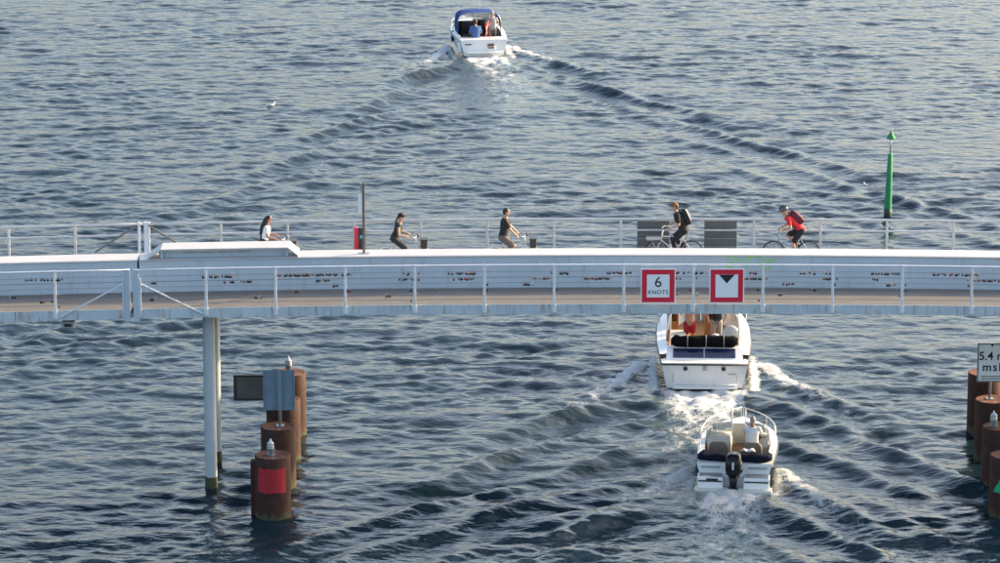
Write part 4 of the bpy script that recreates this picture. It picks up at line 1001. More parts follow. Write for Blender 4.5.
def stand(label, t, x, y, zf, look, facing=0.0, scale=1.0, arms='front', lean=3):
    la = R(lean); hip = Vector((0, 0, zf+0.93)); chest = hip+Vector((0, math.sin(la), math.cos(la)))*0.46; neck = chest+Vector((0, 0.015, 0.12)); head = neck+Vector((0, 0.03, 0.145))
    J = dict(pelvis=hip, chest=chest, neck=neck, head=head, face=(look.get('turn', 0), 1, -0.12))
    for s, sg in (('L', -1), ('R', 1)):
        J['sh'+s] = chest+Vector((sg*0.185, 0, 0.02)); wr = chest+(Vector((sg*0.17, 0.38, -0.18)) if arms == 'front' else Vector((sg*0.27, 0.06, -0.46)))
        J['wr'+s] = wr; J['el'+s] = ik(J['sh'+s], wr, 0.29, 0.26, (sg*0.7, -0.5, -0.6))
        J['hip'+s] = hip+Vector((sg*0.09, 0, -0.02)); an = Vector((sg*0.13, -0.03+0.06*sg, zf+0.085)); J['an'+s] = an
        J['kn'+s] = ik(J['hip'+s], an, 0.44, 0.42, (0, 1, 0)); J['to'+s] = an+Vector((sg*0.03, 0.16, -0.045))
    m = Matrix.Translation(t.location) @ Matrix.Rotation(t.rotation_euler.z, 4, 'Z')
    w = m @ Vector((x, y, 0)); return person(label, J, look, w, t.rotation_euler.z+facing, scale=scale)
def wobble_roll(pts, r, n=14, seed=1, squash=0.75, amp=0.22):
    rr = random.Random(seed); bm = BM(); rings = []; k = len(pts)
    for i, p_ in enumerate(pts):
        f_ = 1.0 if 0 < i < k-1 else 0.55; ph = rr.uniform(0, 6)
        rings.append([Vector(p_)+Vector((0, math.cos(2*math.pi*j/n), squash*math.sin(2*math.pi*j/n)))*r*f_*(1+amp*math.sin(3*2*math.pi*j/n+ph)*rr.uniform(0.3, 1)+rr.uniform(-0.05, 0.05)) for j in range(n)])
    return loft(bm, rings)

# --- small open motorboat (nearest)
B = BOATS[0]; t = place(B, 'motorboat', 'small open white motorboat with black outboard, nearest the camera')
hb_ = B['b']/2
H = Hull(4.75, lambda t_: hb_*(1-max(0, (t_-0.38)/0.62)**3.4)*(0.93+0.07*min(1, t_/0.4)), lambda t_: 0.66+0.22*t_**1.5, lambda t_: 0.86-0.35*t_**2, lambda t_: 0.06+0.42*t_**2.2, lambda t_: -0.28+0.45*t_**4, y0=0.5)
obj('hull', H.skin(), 'gelcoat', t, True).modifiers.new('e', 'EDGE_SPLIT').split_angle = R(35)
obj('rub_rail', H.rubrail(0, 1, 0.022, -0.13), 'boot_dark', t, True)
W_ = 0.20; TA, TB = 0.10, 0.87; SOLE = 0.22
obj('side_deck', H.strip(TA, TB, 0.0, W_, 0, 0.025), 'gelcoat', t, True); obj('coaming', H.strip(TA, TB, W_, W_, 0.025, 0, z1=SOLE), 'cream', t, True)
obj('cockpit_floor', H.across(TA, TB, W_, z=SOLE), 'teak', t)
obj('foredeck', H.across(TB, 1.0, 0.0, camber=0.0), 'gelcoat', t, True); obj('aft_deck', H.across(0.0, TA, 0.0, camber=0.0), 'gelcoat', t)
obj('bulkhead', H.bulk(TB, W_, SOLE), 'cream', t); obj('bulkhead', H.bulk(TA, W_, SOLE), 'gelcoat', t)
for sg in (-1, 1):      # swim platforms either side of the motor
    x_ = sg*0.68
    bm = BM(); box(bm, (x_, 0.25, 0.16), (0.76, 0.50, 0.40), bevel=0.03); pf = obj('swim_platform', bm, 'gelcoat', t)
    bm = BM(); box(bm, (x_, 0.25, 0.367), (0.66, 0.40, 0.014), bevel=0.004); obj('nonskid_pad', bm, 'nonskid', pf)
    bm = BM(); box(bm, (x_, -0.006, 0.245), (0.70, 0.022, 0.045), bevel=0.006); obj('black_strip', bm, 'boot_dark', pf)
    bm = BM(); box(bm, (sg*0.70, 0.475, 0.545), (0.56, 0.03, 0.05), bevel=0.006); obj('step_pad', bm, 'nonskid', pf)
    bm = BM(); box(bm, (sg*0.64, 0.02, -0.06), (1.0, 0.5, 0.20), bevel=0.03); obj('hull_step', bm, 'hull_low', t)
bm = BM(); box(bm, (0, 0.40, 0.10), (0.60, 0.20, 0.50), bevel=0.02); obj('motor_bracket', bm, 'gelcoat', t)
bm = BM(); box(bm, (-0.62, -0.02, 0.305), (0.34, 0.012, 0.055)); obj('name_plate', bm, 'boot_dark', t)
# outboard
m_ = thing('outboard_motor', 'black outboard motor with pale decal on the small motorboat', 'motor'); 
m_.location = t.matrix_basis @ Vector((0.0, 0.10, 0.0)); m_.rotation_euler = (0, 0, t.rotation_euler.z); m_.scale = (1.22, 1.1, 1.12)
bm = BM(); loft(bm, [rrect(0, y_, z_, hx_, hy_, min(hx_, hy_)*0.55, 5) for z_, hx_, hy_, y_ in ((0.40, 0.13, 0.20, 0.0), (0.44, 0.175, 0.26, 0.0), (0.62, 0.19, 0.29, -0.01), (0.82, 0.185, 0.28, 0.0), (0.92, 0.165, 0.24, 0.02), (0.97, 0.10, 0.16, 0.03))]); cw = obj('cowling', bm, 'engine', m_, True)
bm = BM(); box(bm, (0, -0.30, 0.70), (0.05, 0.008, 0.20), bevel=0.003); obj('decal', bm, 'engine_dec', cw)
for sg in (-1, 1):
    bm = BM(); box(bm, (sg*0.191, -0.02, 0.72), (0.006, 0.30, 0.06), bevel=0.002); obj('decal', bm, 'engine_dec', cw)
bm = BM(); loft(bm, [rrect(0, y_, z_, hx_, hy_, min(hx_, hy_)*0.6, 4) for z_, hx_, hy_, y_ in ((0.41, 0.12, 0.19, 0.02), (0.15, 0.085, 0.13, 0.0), (-0.20, 0.055, 0.12, -0.02), (-0.40, 0.045, 0.11, -0.02))]); obj('leg', bm, 'engine', m_, True)
bm = BM(); loft(bm, [rrect(0, -0.05, z_, 0.16, 0.24, 0.1, 4) for z_ in (-0.17, -0.155)]); obj('cavitation_plate', bm, 'engine', m_)
bm = BM(); capsule(bm, (0, 0.20, -0.48), (0, -0.25, -0.48), 0.06, 0.05); obj('gearcase', bm, 'engine', m_, True)
bm = BM()
for k in range(3):
    a_ = 2*math.pi*k/3; box(bm, (0.09*math.cos(a_), -0.32, -0.48+0.09*math.sin(a_)), (0.15, 0.02, 0.08), Euler((R(25), -a_, 0)))
obj('propeller', bm, 'galv', m_)
bm = BM(); box(bm, (0.16, 0.10, 0.46), (0.12, 0.16, 0.06), bevel=0.02); box(bm, (0, 0.17, 0.36), (0.26, 0.10, 0.22), bevel=0.02); obj('clamp', bm, 'engine', m_)
# folded canopy cover
bm = wobble_roll([(-1.10+2.20*i/16, 0.88+0.05*math.sin(i*0.9), 0.75+0.02*math.sin(i*1.7)) for i in range(17)], 0.27, seed=3, squash=0.50, amp=0.16)
tag(obj('canvas_cover', bm, 'navy', None, True), 'navy folded canvas cover across the stern of the small motorboat', 'cover').matrix_basis = t.matrix_basis.copy()
# seats
for sx in (-0.52, 0.48):
    s_ = obj('seat', loft(BM(), [rrect(sx, 1.72, z_, 0.27*k_, 0.25*k_, 0.08) for z_, k_ in ((SOLE+0.003, 0.7), (0.52, 0.75), (0.56, 1.0), (0.70, 1.0), (0.75, 0.9))]), 'brown', t, True)
    rings = []
    for z_, k_, yy in ((0.55, 0.9, 1.46), (0.62, 1.0, 1.45), (0.86, 1.0, 1.41), (1.0, 0.92, 1.38), (1.07, 0.6, 1.37)):
        rings.append(rrect(sx, yy, z_, 0.29*k_, 0.075*k_, 0.05*k_))
    obj('backrest', loft(BM(), rings), 'brown', s_, True)
bm = wobble_roll([(0.18+0.40*i/8, 1.12+0.03*math.sin(i*2.1), 0.90+0.02*math.sin(i*1.3)) for i in range(9)], 0.10, seed=5, squash=0.4, amp=0.3)
tag(obj('towel', bm, 'cloth_white', None, True), 'crumpled white towel on the navy cover of the small motorboat', 'towel').matrix_basis = t.matrix_basis.copy()
bm = BM(); loft(bm, [rrect(-0.05, 2.15, z_, 0.20*k_, 0.14*k_, 0.05) for z_, k_ in ((SOLE+0.004, 0.95), (SOLE+0.05, 1), (SOLE+0.26, 0.95), (SOLE+0.30, 0.7))]); bg_ = tag(obj('bag', bm, 'cush_or', None, True), 'orange bag on the cockpit floor of the small motorboat', 'bag'); bg_.matrix_basis = t.matrix_basis.copy()
bm = BM(); tube(bm, [(-0.17, 2.15, SOLE+0.27), (-0.12, 2.15, SOLE+0.40), (0.02, 2.15, SOLE+0.40), (0.07, 2.15, SOLE+0.27)], 0.012, 6); obj('strap', bm, 'brown', bg_, True)
# consoles, windscreens, bow cushions
for sg in (-1, 1):
    bm = BM(); loft(bm, [rrect(sg*0.58, yy, z_, 0.36, hy_, 0.06) for z_, hy_, yy in ((SOLE+0.003, 0.30, 2.670), (0.80, 0.30, 2.670), (0.98, 0.18, 2.740))]); co = obj('console', bm, 'cream', t, True)
    bm = BM(); box(bm, (sg*0.58, 2.480, 0.86), (0.5, 0.03, 0.16), Euler((R(-25), 0, 0)), 0.01); obj('dashboard', bm, 'brown' if sg > 0 else 'cream', co)
    bm = BM(); pts = [(sg*0.20, 2.880, 0.98), (sg*0.22, 2.700, 1.34), (sg*0.78, 2.600, 1.30), (sg*0.92, 2.270, 1.20), (sg*0.96, 2.220, 0.84)]; tube(bm, pts, 0.016, 6); ws = obj('windscreen_frame', bm, 'white_tube', t, True)
    bm = BM(); q_ = [bm.verts.new(v) for v in ((sg*0.21, 2.870, 0.99), (sg*0.225, 2.705, 1.33), (sg*0.775, 2.610, 1.29), (sg*0.80, 2.770, 0.97))]; bm.faces.new(q_)
    q2 = [bm.verts.new(v) for v in ((sg*0.785, 2.605, 1.29), (sg*0.915, 2.275, 1.19), (sg*0.955, 2.230, 0.86), (sg*0.81, 2.760, 0.97))]; bm.faces.new(q2)
    bmesh.ops.solidify(bm, geom=bm.faces[:], thickness=0.006); obj('pane', bm, 'glass', ws)
    bm = BM(); loft(bm, [rrect(sg*0.46, 3.55, z_, 0.22*k_, 0.36*k_, 0.06) for z_, k_ in ((SOLE+0.003, 1), (0.50, 1), (0.58, 0.94))]); obj('bow_cushion', bm, 'cream', t, True)
    bm = BM(); tube(bm, [(sg*0.20, 2.700, 0.98), (sg*0.20, 2.700, 1.72)], 0.020, 8); obj('stanchion', bm, 'white_tube', t, True)
bm = BM(); tube(bm, [(0.50+0.17*math.cos(2*math.pi*i/20), 2.340-0.06*math.sin(2*math.pi*i/20), 0.98+0.16*math.sin(2*math.pi*i/20)) for i in range(20)], 0.014, 6, closed=True); tube(bm, [(0.50, 2.350, 0.98), (0.50, 2.520, 0.92)], 0.02, 6); tube(bm, [(0.34, 2.350, 0.98), (0.66, 2.350, 0.98)], 0.010, 5); obj('steering_wheel', bm, 'bike_dark', t, True)
# bow rail
for sg in (-1, 1):
    rp = []; posts_ = []
    for i, t_ in enumerate(H.st(0.30, 0.985, 16)):
        e = H.edge(t_, 0.06); hh_ = 0.08+0.24*min(1, i/4); rp.append((sg*e[0], e[1], e[2]+hh_))
        if i in (4, 8, 12, 16): posts_.append(((sg*e[0], e[1], e[2]), (sg*e[0], e[1], e[2]+hh_)))
    e = H.edge(0.29, 0.06); rp.insert(0, (sg*e[0], e[1]-0.05, e[2]+0.01))
    bm = BM(); tube(bm, rp, 0.017, 8); br = obj('bow_rail', bm, 'white_tube', t, True)
    for a_, b_ in posts_:
        bm = BM(); tube(bm, [a_, b_], 0.013, 6); obj('rail_post', bm, 'white_tube', br)
sit('grey haired person in white shirt at the helm of the small motorboat', t, 0.46, 1.86, 0.78, dict(shirt='cloth_white', sleeve=0.75, pants='cloth_dark', leg=0.9, hair='hair_grey', skin='skin_tan', build=1.1), arms='wheel', lean=2)

# --- cabin cruiser under the bridge
B = BOATS[1]; t = place(B, 'cabin_cruiser', 'white cabin cruiser passing under the bridge, seen from astern'); hb_ = B['b']/2
H = Hull(8.0, lambda t_: hb_*(1-max(0, (t_-0.45)/0.55)**2.3)*(0.90+0.10*min(1, t_/0.3)), lambda t_: 0.92+0.42*t_**1.6, lambda t_: 0.88-0.32*t_**2, lambda t_: 0.05+0.55*t_**2.2, lambda t_: -0.45+0.55*t_**4)
obj('hull', H.skin(), 'gelcoat', t, True).modifiers.new('e', 'EDGE_SPLIT').split_angle = R(35)
bm = H.rubrail(0, 1, 0.026, -0.05); e = H.edge(0, -0.012, -0.05); tube(bm, [(-e[0], -0.02, e[2]), (e[0], -0.02, e[2])], 0.026, 6); obj('rub_rail', bm, 'boot_dark', t, True)
bm = BM(); box(bm, (0, -0.012, 0.045), (2*hb_*0.80, 0.03, 0.09)); obj('boot_stripe', bm, 'boot_dark', t)
W_ = 0.30; TA, TB = 0.13, 0.50; SOLE = 0.68
obj('side_deck', H.strip(TA, 0.86, 0.0, W_, 0, 0.03), 'gelcoat', t, True)
obj('coaming', H.strip(TA, TB, W_, W_, 0.03, 0, z1=SOLE), 'gelcoat', t, True)
obj('cockpit_floor', H.across(TA, TB, W_, z=SOLE), 'teak', t)
obj('aft_deck', H.across(0.0, 0.06, 0.0), 'gelcoat', t); obj('foredeck', H.across(0.86, 1.0, 0.0, camber=0.12), 'gelcoat', t, True)
# sloping stern coaming with two dark panels
zs = H.sh(0.05); yb0, yb1 = 0.42, 0.98; zh = 1.20
bm = BM(); ring0 = [Vector((-1.24, yb0, zs+0.002)), Vector((-1.20, yb1, zh)), Vector((-1.20, yb1+0.16, zh)), Vector((-1.24, yb1+0.16, SOLE))]
ring1 = [Vector((-v.x, v.y, v.z)) for v in ring0]; loft(bm, [ring0, ring1]); obj('stern_coaming', bm, 'gelcoat', t)
sl_ = math.atan2(zh-zs, yb1-yb0)
for sx in (-0.52, 0.50):
    bm = BM(); box(bm, (sx, (yb0+yb1)/2-0.012, (zs+zh)/2+0.014), (0.98, 0.44, 0.014), Euler((sl_, 0, 0))); pn = obj('dark_panel', bm, 'solar', t)
    for k in range(0):
        bm = BM(); box(bm, (sx-0.36+k*0.24, (yb0+yb1)/2-0.016, (zs+zh)/2+0.022), (0.006, 0.42, 0.003), Euler((sl_, 0, 0))); obj('cell_line', bm, 'galv', pn)
for sx in (-0.62, 0.60):
    bm = BM(); tube(bm, [(sx, -0.03, 0.74), (sx, 0.03, 0.74)], 0.085, 18); ex = obj('exhaust_port', bm, 'galv', t); 
    bm = BM(); tube(bm, [(sx, -0.035, 0.74), (sx, 0.02, 0.74)], 0.062, 18); obj('opening', bm, 'rubber', ex)
bm = BM(); box(bm, (0, -0.03, 0.76), (0.13, 0.05, 0.17), bevel=0.02); obj('stern_light', bm, 'galv', t)
bm = BM(); box(bm, (0, -0.11, 0.135), (2.06, 0.22, 0.05), bevel=0.015); sp_ = obj('swim_platform', bm, 'gelcoat', t)
bm = BM(); tube(bm, [(-1.02, -0.20, 0.26), (1.02, -0.20, 0.26)], 0.017, 8)
for sx in (-1.0, -0.33, 0.33, 1.0): tube(bm, [(sx, -0.20, 0.15), (sx, -0.20, 0.26)], 0.013, 6)
obj('platform_rail', bm, 'chrome', sp_, True)
for sx in (-1.02, 1.02):
    bm = BM(); tube(bm, [(sx, -0.03, 0.30), (sx, -0.05, 0.34), (sx, -0.05, 0.56), (sx, -0.03, 0.60)], 0.014, 6); obj('grab_handle', bm, 'chrome', t, True)
bm = BM(); box(bm, (0.86, -0.010, 0.56), (0.24, 0.010, 0.035)); obj('name_plate', bm, 'galv', t)
bm = wobble_roll([(-1.08+2.16*i/14, 1.06+0.02*math.sin(i*1.1), zh+0.17+0.015*math.sin(i*1.9)) for i in range(15)], 0.20, seed=8, squash=0.95, amp=0.08)
for i in (3, 11): pass
cv = tag(obj('canvas_roll', bm, 'blackcanvas', None, True), 'rolled black canvas along the stern of the cabin cruiser', 'cover'); cv.matrix_basis = t.matrix_basis.copy()
for sx in (-0.55, 0.05, 0.62):
    bm = BM(); tube(bm, [(sx, 1.06+0.215*math.cos(2*math.pi*i/16), zh+0.17+0.205*math.sin(2*math.pi*i/16)) for i in range(16)], 0.013, 5, closed=True); obj('strap', bm, 'nonskid', cv, True)
# cockpit furniture
bm = BM(); box(bm, (-0.85, 2.3, SOLE+0.29), (0.5, 1.1, 0.57), bevel=0.02); k_ = obj('locker', bm, 'varnish', t); bm = BM(); box(bm, (-0.85, 2.3, SOLE+0.60), (0.52, 1.12, 0.05), bevel=0.015); obj('locker_top', bm, 'cream', k_)
bm = BM(); box(bm, (-0.05, 2.0, SOLE+0.40), (0.66, 0.55, 0.10), bevel=0.035); k_ = obj('stool', bm, 'cush_or', t); bm = BM(); box(bm, (-0.05, 2.0, SOLE+0.175), (0.5, 0.42, 0.345)); obj('stool_base', bm, 'varnish', k_)
bm = BM(); loft(bm, [rrect(0.86, 2.1, z_, 0.32*k_, 0.5*k_, 0.1) for z_, k_ in ((SOLE+0.003, 0.9), (SOLE+0.38, 0.92), (SOLE+0.42, 1), (SOLE+0.52, 1), (SOLE+0.55, 0.9))]); k_ = obj('bench', bm, 'cushion', t, True)
bm = BM(); ell(bm, (0.86, 1.72, SOLE+0.74), (0.30, 0.12, 0.33), None, 3); obj('bench_back', bm, 'cushion', k_, True)
bm = BM(); ell(bm, (0.36, 1.95, SOLE+0.68), (0.13, 0.13, 0.05), None, 2); tube(bm, [(0.36, 1.95, SOLE), (0.36, 1.95, SOLE+0.66)], 0.03, 8); obj('helm_stool', bm, 'cushion', t, True)
# wheelhouse: bulkhead with varnished doors, sides with windows, roof
yb = H.y(TB); bw = H.b(TB)-W_
for sx, w2, m2 in ((-0.98, 0.38, 'varnish'), (0.30, 0.52, 'varnish'), (0.98, 0.36, 'gelcoat')):
    bm = BM(); box(bm, (sx*bw/1.2, yb, SOLE+0.62), (w2, 0.05, 1.24), bevel=0.01); dd = obj('bulkhead_panel', bm, m2, t)
    bm = BM(); box(bm, (sx*bw/1.2, yb-0.028, SOLE+0.86), (w2*0.62, 0.012, 0.45), bevel=0.004); obj('panel_inset', bm, 'darkglass' if m2 == 'varnish' else 'cream', dd)
obj('cabin_floor', H.across(TB, 0.84, W_, z=SOLE-0.1), 'teak', t)
for sg in (-1, 1):
    rings_l = []
    a0 = H.edge(0.46, W_+0.01, 0.02); a1 = H.edge(0.80, W_+0.12, 0.02)
    bm = BM(); q_ = [Vector((sg*a0[0], a0[1], a0[2])), Vector((sg*a1[0], a1[1], a1[2])), Vector((sg*a1[0]*0.93, a1[1]-0.2, a1[2]+0.48)), Vector((sg*a0[0]*0.94, a0[1], a0[2]+0.48))]
    loft(bm, [q_, [v+Vector((-sg*0.04, 0, 0)) for v in q_]]); cs = obj('cabin_side', bm, 'gelcoat', t)
    for k in range(3):
        u0, u1 = 0.08+k*0.30, 0.33+k*0.30
        c4 = [q_[0].lerp(q_[1], u0).lerp(q_[3].lerp(q_[2], u0), 0.22), q_[0].lerp(q_[1], u1).lerp(q_[3].lerp(q_[2], u1), 0.22), q_[0].lerp(q_[1], u1).lerp(q_[3].lerp(q_[2], u1), 0.84), q_[0].lerp(q_[1], u0).lerp(q_[3].lerp(q_[2], u0), 0.84)]
        bm = BM(); loft(bm, [[v+Vector((sg*0.004, 0, 0.003)) for v in c4], [v+Vector((sg*0.012, 0, 0.003)) for v in c4]]); obj('window', bm, 'darkglass', cs)
    for yy, zz in ((1.35, 1.02), (yb+0.05, 1.08)):
        xx = sg*(1.12 if yy < 2 else 1.10)
        bm = BM(); tube(bm, [(xx, yy, zz), (xx*0.97, yy+0.12, 2.70)], 0.026, 8); obj('roof_post', bm, 'white_tube', t, True)
a1 = H.edge(0.80, W_+0.12, 0.02)
bm = BM(); box(bm, (0, a1[1]-0.10, a1[2]+0.24), (a1[0]*1.9, 0.05, 0.48), Euler((R(22), 0, 0))); ws = obj('cabin_front', bm, 'gelcoat', t)
bm = BM(); box(bm, (0, a1[1]-0.07, a1[2]+0.27), (a1[0]*1.6, 0.055, 0.30), Euler((R(22), 0, 0))); obj('window', bm, 'darkglass', ws)
bm = BM(); loft(bm, [rrect(0, 3.55, z_, 1.10*k_, 2.15*k_, 0.3) for z_, k_ in ((2.70, 1), (2.75, 1), (2.79, 0.95))]); obj('roof', bm, 'gelcoat', t, True)
bm = BM()
for sg in (-1, 1):
    tube(bm, [H.edge(t_, 0.06)[0:1]+H.edge(t_, 0.06)[1:2]+(H.edge(t_, 0.06)[2]+0.5,) if sg > 0 else (-H.edge(t_, 0.06)[0], H.edge(t_, 0.06)[1], H.edge(t_, 0.06)[2]+0.5) for t_ in H.st(0.55, 0.99, 12)], 0.014, 6)
    for t_ in (0.55, 0.7, 0.85, 0.99): e = H.edge(t_, 0.06); tube(bm, [(sg*e[0], e[1], e[2]), (sg*e[0], e[1], e[2]+0.5)], 0.012, 6)
obj('bow_rail', bm, 'chrome', t, True)
for sg in (-1, 1):
    bm = BM(); e = H.edge(0.04, 0.10, 0.0); box(bm, (sg*e[0], e[1], e[2]+0.03), (0.05, 0.16, 0.05), bevel=0.015); obj('cleat', bm, 'chrome', t)
stand('person in red shorts standing in the cockpit of the cabin cruiser', t, -0.46, 2.55, SOLE, dict(shirt='skin', sleeve=0.0, pants='cloth_crimson', leg=0.6, loose=0.035, hair='hair_brown', build=0.95), arms='front', lean=14)
stand('person in black top and grey trousers on the right of the cruiser cockpit', t, 0.42, 2.9, SOLE, dict(shirt='cloth_black', sleeve=0.7, pants='cloth_grey', leg=1.9, hair='hair_brown', build=1.0), arms='side')

# --- far motorboat with blue canopy
B = BOATS[2]; t = place(B, 'canopy_boat', 'white motorboat with blue canopy heading away at the top'); hb_ = B['b']/2
H = Hull(5.3, lambda t_: hb_*(1-max(0, (t_-0.42)/0.58)**2.3)*(0.88+0.12*min(1, t_/0.35)), lambda t_: 0.78+0.22*t_**1.5, lambda t_: 0.84-0.32*t_**2, lambda t_: 0.05+0.48*t_**2.2, lambda t_: -0.35+0.5*t_**4)
obj('hull', H.skin(), 'gelcoat', t, True).modifiers.new('e', 'EDGE_SPLIT').split_angle = R(35)
obj('rub_rail', H.rubrail(0, 1, 0.024, -0.10), 'galv', t, True)
W_ = 0.20; TA, TB = 0.14, 0.60; SOLE = 0.16
obj('side_deck', H.strip(TA, TB, 0.0, W_, 0, 0.02), 'gelcoat', t, True); obj('coaming', H.strip(TA, TB, W_, W_, 0.02, 0, z1=SOLE), 'nonskid', t, True)
obj('cockpit_floor', H.across(TA, TB, W_, z=SOLE), 'nonskid', t); obj('aft_deck', H.across(0.0, TA, 0.0), 'gelcoat', t); obj('foredeck', H.across(TB, 1.0, 0.0, camber=0.10), 'gelcoat', t, True)
obj('bulkhead', H.bulk(TA, W_, SOLE), 'gelcoat', t); obj('bulkhead', H.bulk(TB, W_, SOLE, z1=1.15), 'bike_dark', t)
bm = BM(); box(bm, (0, -0.16, 0.22), (1.7, 0.34, 0.05), bevel=0.02); sp_ = obj('swim_platform', bm, 'gelcoat', t)
bm = BM(); tube(bm, [(0.15, -0.30, 0.22), (0.15, -0.30, 0.50), (0.5, -0.30, 0.50), (0.5, -0.30, 0.22)], 0.016, 6); obj('ladder', bm, 'chrome', sp_, True)
bm = BM(); box(bm, (0.32, -0.02, 0.48), (0.30, 0.03, 0.22)); obj('stern_plate', bm, 'sunlit_cap_plate_tan', t)
bm = BM(); box(bm, (-0.75, -0.015, 0.57), (0.3, 0.012, 0.05)); obj('name_plate', bm, 'boot_dark', t)
def arch(y_, w2, z0, ztop, lean_=0.0, n_=12):
    out = []
    for i in range(n_+1):
        a_ = math.pi*i/n_; x_ = -math.copysign(abs(math.cos(a_))**0.45, math.cos(a_))*w2; z_ = z0+(ztop-z0)*math.sin(a_)**0.55 if 0 < i < n_ else z0
        out.append(Vector((x_, y_+lean_*(z_-z0), z_)))
    return out
def shell(y0, y1, prof0, prof1, th=0.02, sub=4):
    bm = BM(); rings = []
    A_ = [[prof0[i].lerp(prof1[i], k/sub) for i in range(len(prof0))] for k in range(sub+1)]
    vs = [[bm.verts.new(p_+Vector((0, 0, 0.025*math.sin(k/sub*math.pi)))) for p_ in r_] for k, r_ in enumerate(A_)]
    for a_, b_ in zip(vs, vs[1:]):
        for j in range(len(a_)-1): bm.faces.new((a_[j], a_[j+1], b_[j+1], b_[j]))
    bmesh.ops.solidify(bm, geom=bm.faces[:], thickness=th); return bm
p0_ = arch(1.65, 1.02, 1.22, 1.80); p1_ = arch(3.1, 0.98, 1.20, 1.74); p2_ = arch(3.6, 0.92, 0.95, 1.15)
cn = obj('canopy', shell(0, 0, p0_, p1_), 'bluecanvas', t, True); cn['label'] = 'blue canvas canopy'
for s_, sg in ((0, -1), (1, 1)):      # side curtains and frame hoops
    bm = BM(); y_a, y_b = (1.15, 2.3) if sg < 0 else (1.55, 2.1)
    q_ = [Vector((sg*1.01, y_b, 1.32)), Vector((sg*1.01, 1.66, 1.30)), Vector((sg*1.00, 1.66, 1.62)), Vector((sg*1.06, y_a+0.05, 0.86)), Vector((sg*1.07, y_b, 0.88))]
    v_ = [bm.verts.new(p_) for p_ in (q_[0], q_[2], q_[3], q_[4])]; bm.faces.new(v_); bmesh.ops.solidify(bm, geom=bm.faces[:], thickness=0.015); obj('side_curtain', bm, 'bluecanvas' if sg < 0 else 'navy', cn)
    bm = BM(); pts = [Vector((sg*1.06, y_, z_)) for y_, z_ in ((2.35, 1.20), (2.35, 0.92), (3.05, 0.95), (3.05, 1.18))]; v_ = [bm.verts.new(p_) for p_ in pts]; bm.faces.new(v_); bmesh.ops.solidify(bm, geom=bm.faces[:], thickness=0.008); obj('side_window', bm, 'darkglass', cn)
for prof in (p0_, p1_):
    bm = BM(); pts = [Vector((prof[0].x*1.0, prof[0].y, 0.82))]+prof+[Vector((prof[-1].x, prof[-1].y, 0.82))]; tube(bm, [p_*1.0-Vector((0, 0, 0.03)) for p_ in pts], 0.014, 6); obj('hoop', bm, 'chrome', t, True)
bm = shell(0, 0, p1_, p2_, 0.01, 2); wsf = obj('windscreen', bm, 'glass', t, True)
for k in (3, 6, 9):
    bm = BM(); tube(bm, [p1_[k], p2_[k]], 0.016, 6); obj('windscreen_frame', bm, 'white_tube', wsf, True)
bm = BM(); loft(bm, [rrect(0, 0.75, z_, 0.80, 0.26, 0.08) for z_ in (SOLE+0.003, 0.66)]); k_ = obj('stern_bench', bm, 'cushion', t, True)
for sx in (-0.45, 0.45):
    bm = BM(); loft(bm, [rrect(sx, 2.75, z_, 0.25, 0.25, 0.06) for z_ in (SOLE+0.003, 0.75)]); k_ = obj('seat', bm, 'bike_dark', t, True)
    bm = BM(); loft(bm, [rrect(sx, 2.52, z_, 0.25*q, 0.06, 0.05) for z_, q in ((0.7, 1), (1.2, 0.95), (1.27, 0.7))]); obj('backrest', bm, 'bike_dark', k_, True)
bm = BM(); box(bm, (0.4, 3.55, 1.0), (0.9, 0.35, 0.3), bevel=0.04); obj('console', bm, 'bike_dark', t)
bm = BM()
for sg in (-1, 1):
    tube(bm, [(sg*H.edge(t_, 0.05)[0], H.edge(t_, 0.05)[1], H.edge(t_, 0.05)[2]+0.24) for t_ in H.st(0.62, 0.99, 10)], 0.013, 6)
    for t_ in (0.62, 0.75, 0.87, 0.99): e = H.edge(t_, 0.05); tube(bm, [(sg*e[0], e[1], e[2]), (sg*e[0], e[1], e[2]+0.24)], 0.011, 6)
obj('bow_rail', bm, 'chrome', t, True)
bm = BM(); tube(bm, [(0.2, 2.9, 1.75), (0.2, 2.9, 2.15)], 0.008, 5); obj('antenna', bm, 'white_tube', t)
def on_boat(o, t_): o.matrix_basis = t_.matrix_basis.copy(); return o
# fenders
for x_, y_, z_, col, lab in ((-1.18, 2.2, 0.62, 'navy', 'navy fender on the port side of the canopy boat'), (-1.13, 0.15, 0.42, 'gelcoat', 'white fender at the stern corner of the canopy boat'), (-1.14, 2.9, 0.5, 'gelcoat', 'white fender on the port bow of the canopy boat')):
    bm = BM(); capsule(bm, (0, 0, -0.18), (0, 0, 0.18), 0.085, 0.085, 12); f_ = obj('fender', bm, col, None, True); tag(f_, lab, 'fender', 'fenders on the canopy boat'); f_.matrix_basis = t.matrix_basis @ Matrix.Translation((x_, y_, z_))
    bm = BM(); tube(bm, [(0, 0, 0.24), (0.06, 0, 0.45)], 0.010, 5); obj('rope', bm, 'cloth_white', f_)
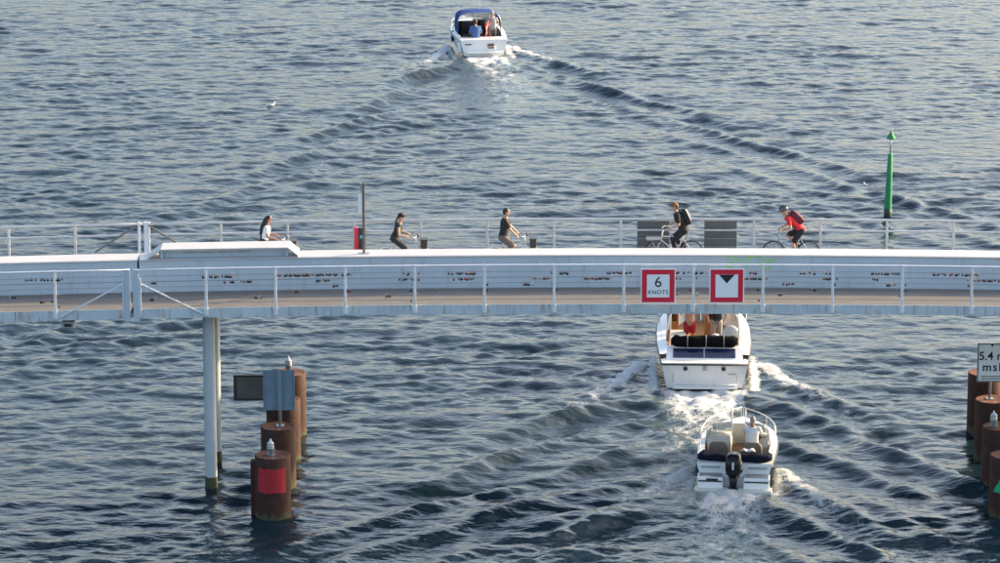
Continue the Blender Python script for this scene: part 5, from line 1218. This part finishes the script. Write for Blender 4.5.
# flag on its staff
ft = thing('flag', 'red flag with white cross on a staff at the stern of the canopy boat', 'flag'); ft.matrix_basis = t.matrix_basis @ Matrix.Translation((0.30, 0.12, 0.78))
bm = BM(); tube(bm, [(0, 0, 0), (-0.05, -0.30, 1.15)], 0.014, 6); obj('staff', bm, 'varnish', ft, True)
def flag_cloth(u0, u1, v0, v1, off):
    bm = BM(); nu, nv = max(2, int((u1-u0)*14)), max(2, int((v1-v0)*10)); g = []
    for i in range(nu+1):
        row = []
        for j in range(nv+1):
            u = lerp(u0, u1, i/nu); v = lerp(v0, v1, j/nv)      # hangs limp: the fly droops down along the staff
            base = Vector((-0.05, -0.30, 1.15)).lerp(Vector((0, 0, 0)), 0.04+0.42*v)
            row.append(bm.verts.new(base+Vector((-0.24*u+0.05*math.sin(u*7+v*3), -0.10*u+off, -0.52*u+0.03*math.sin(v*9)))))
        g.append(row)
    for i in range(nu):
        for j in range(nv): bm.faces.new((g[i][j], g[i+1][j], g[i+1][j+1], g[i][j+1]))
    bmesh.ops.solidify(bm, geom=bm.faces[:], thickness=0.006); return bm
for u0, u1, v0, v1, m2, nm in ((0, 0.30, 0, 0.44, 'cloth_red', 'red_field'), (0.30, 0.40, 0, 1, 'cloth_white', 'white_cross'), (0, 0.30, 0.44, 0.56, 'cloth_white', 'white_cross'), (0.40, 1, 0.44, 0.56, 'cloth_white', 'white_cross'), (0, 0.30, 0.56, 1, 'cloth_red', 'red_field'), (0.40, 1, 0, 0.44, 'cloth_red', 'red_field'), (0.40, 1, 0.56, 1, 'cloth_red', 'red_field')):
    obj(nm, flag_cloth(u0, u1, v0, v1, 0), m2, ft, True)
sit('person in blue shirt seated at the stern of the canopy boat', t, -0.30, 0.72, 0.66, dict(shirt='cloth_blue', sleeve=0.8, pants='cloth_dark', leg=1.0, hair='hair_brown', build=1.2), lean=-4)
stand('person in pale shirt standing on the right of the canopy boat', t, 0.58, 1.35, SOLE, dict(shirt='cloth_grey', sleeve=0.7, pants='cloth_taupe', leg=0.8, hair='hair_grey', build=1.08), arms='front', scale=0.98)

# ------------------------------------------------------------------ gulls on the water
for px_, py_, lab, s_, rz in ((271, 106, 'white gull floating on the open water at upper left', 0.8, 0.4), (865.5, 183, 'small gull floating left of the green beacon', 0.6, 2.0)):
    p_ = atZ(px_, py_, 0); t = thing('gull', lab, 'gull', (p_.x, p_.y, water_z(p_.x, p_.y)-0.02), rz, 'gulls on the water'); t.scale = (s_,)*3
    bm = BM(); ell(bm, (0, 0, 0.07), (0.20, 0.085, 0.075), Euler((0, R(-8), 0)).to_matrix(), 3); capsule(bm, (0.14, 0, 0.09), (0.19, 0, 0.21), 0.05, 0.036); ell(bm, (0.205, 0, 0.225), (0.05, 0.038, 0.038), None, 2); capsule(bm, (-0.15, 0, 0.09), (-0.29, 0, 0.11), 0.04, 0.015)
    bake(bm, 'body', 'gull_white', t, 0.012, 2)
    for sg in (-1, 1):
        bm = BM(); ell(bm, (-0.06, sg*0.065, 0.10), (0.19, 0.035, 0.05), Euler((0, R(5), -sg*R(6))).to_matrix(), 2); obj('wing', bm, 'gull_grey', t, True)
    bm = BM(); tube(bm, [(0.24, 0, 0.222), (0.295, 0, 0.208)], [0.012, 0.003], 6); obj('beak', bm, 'beak', t)
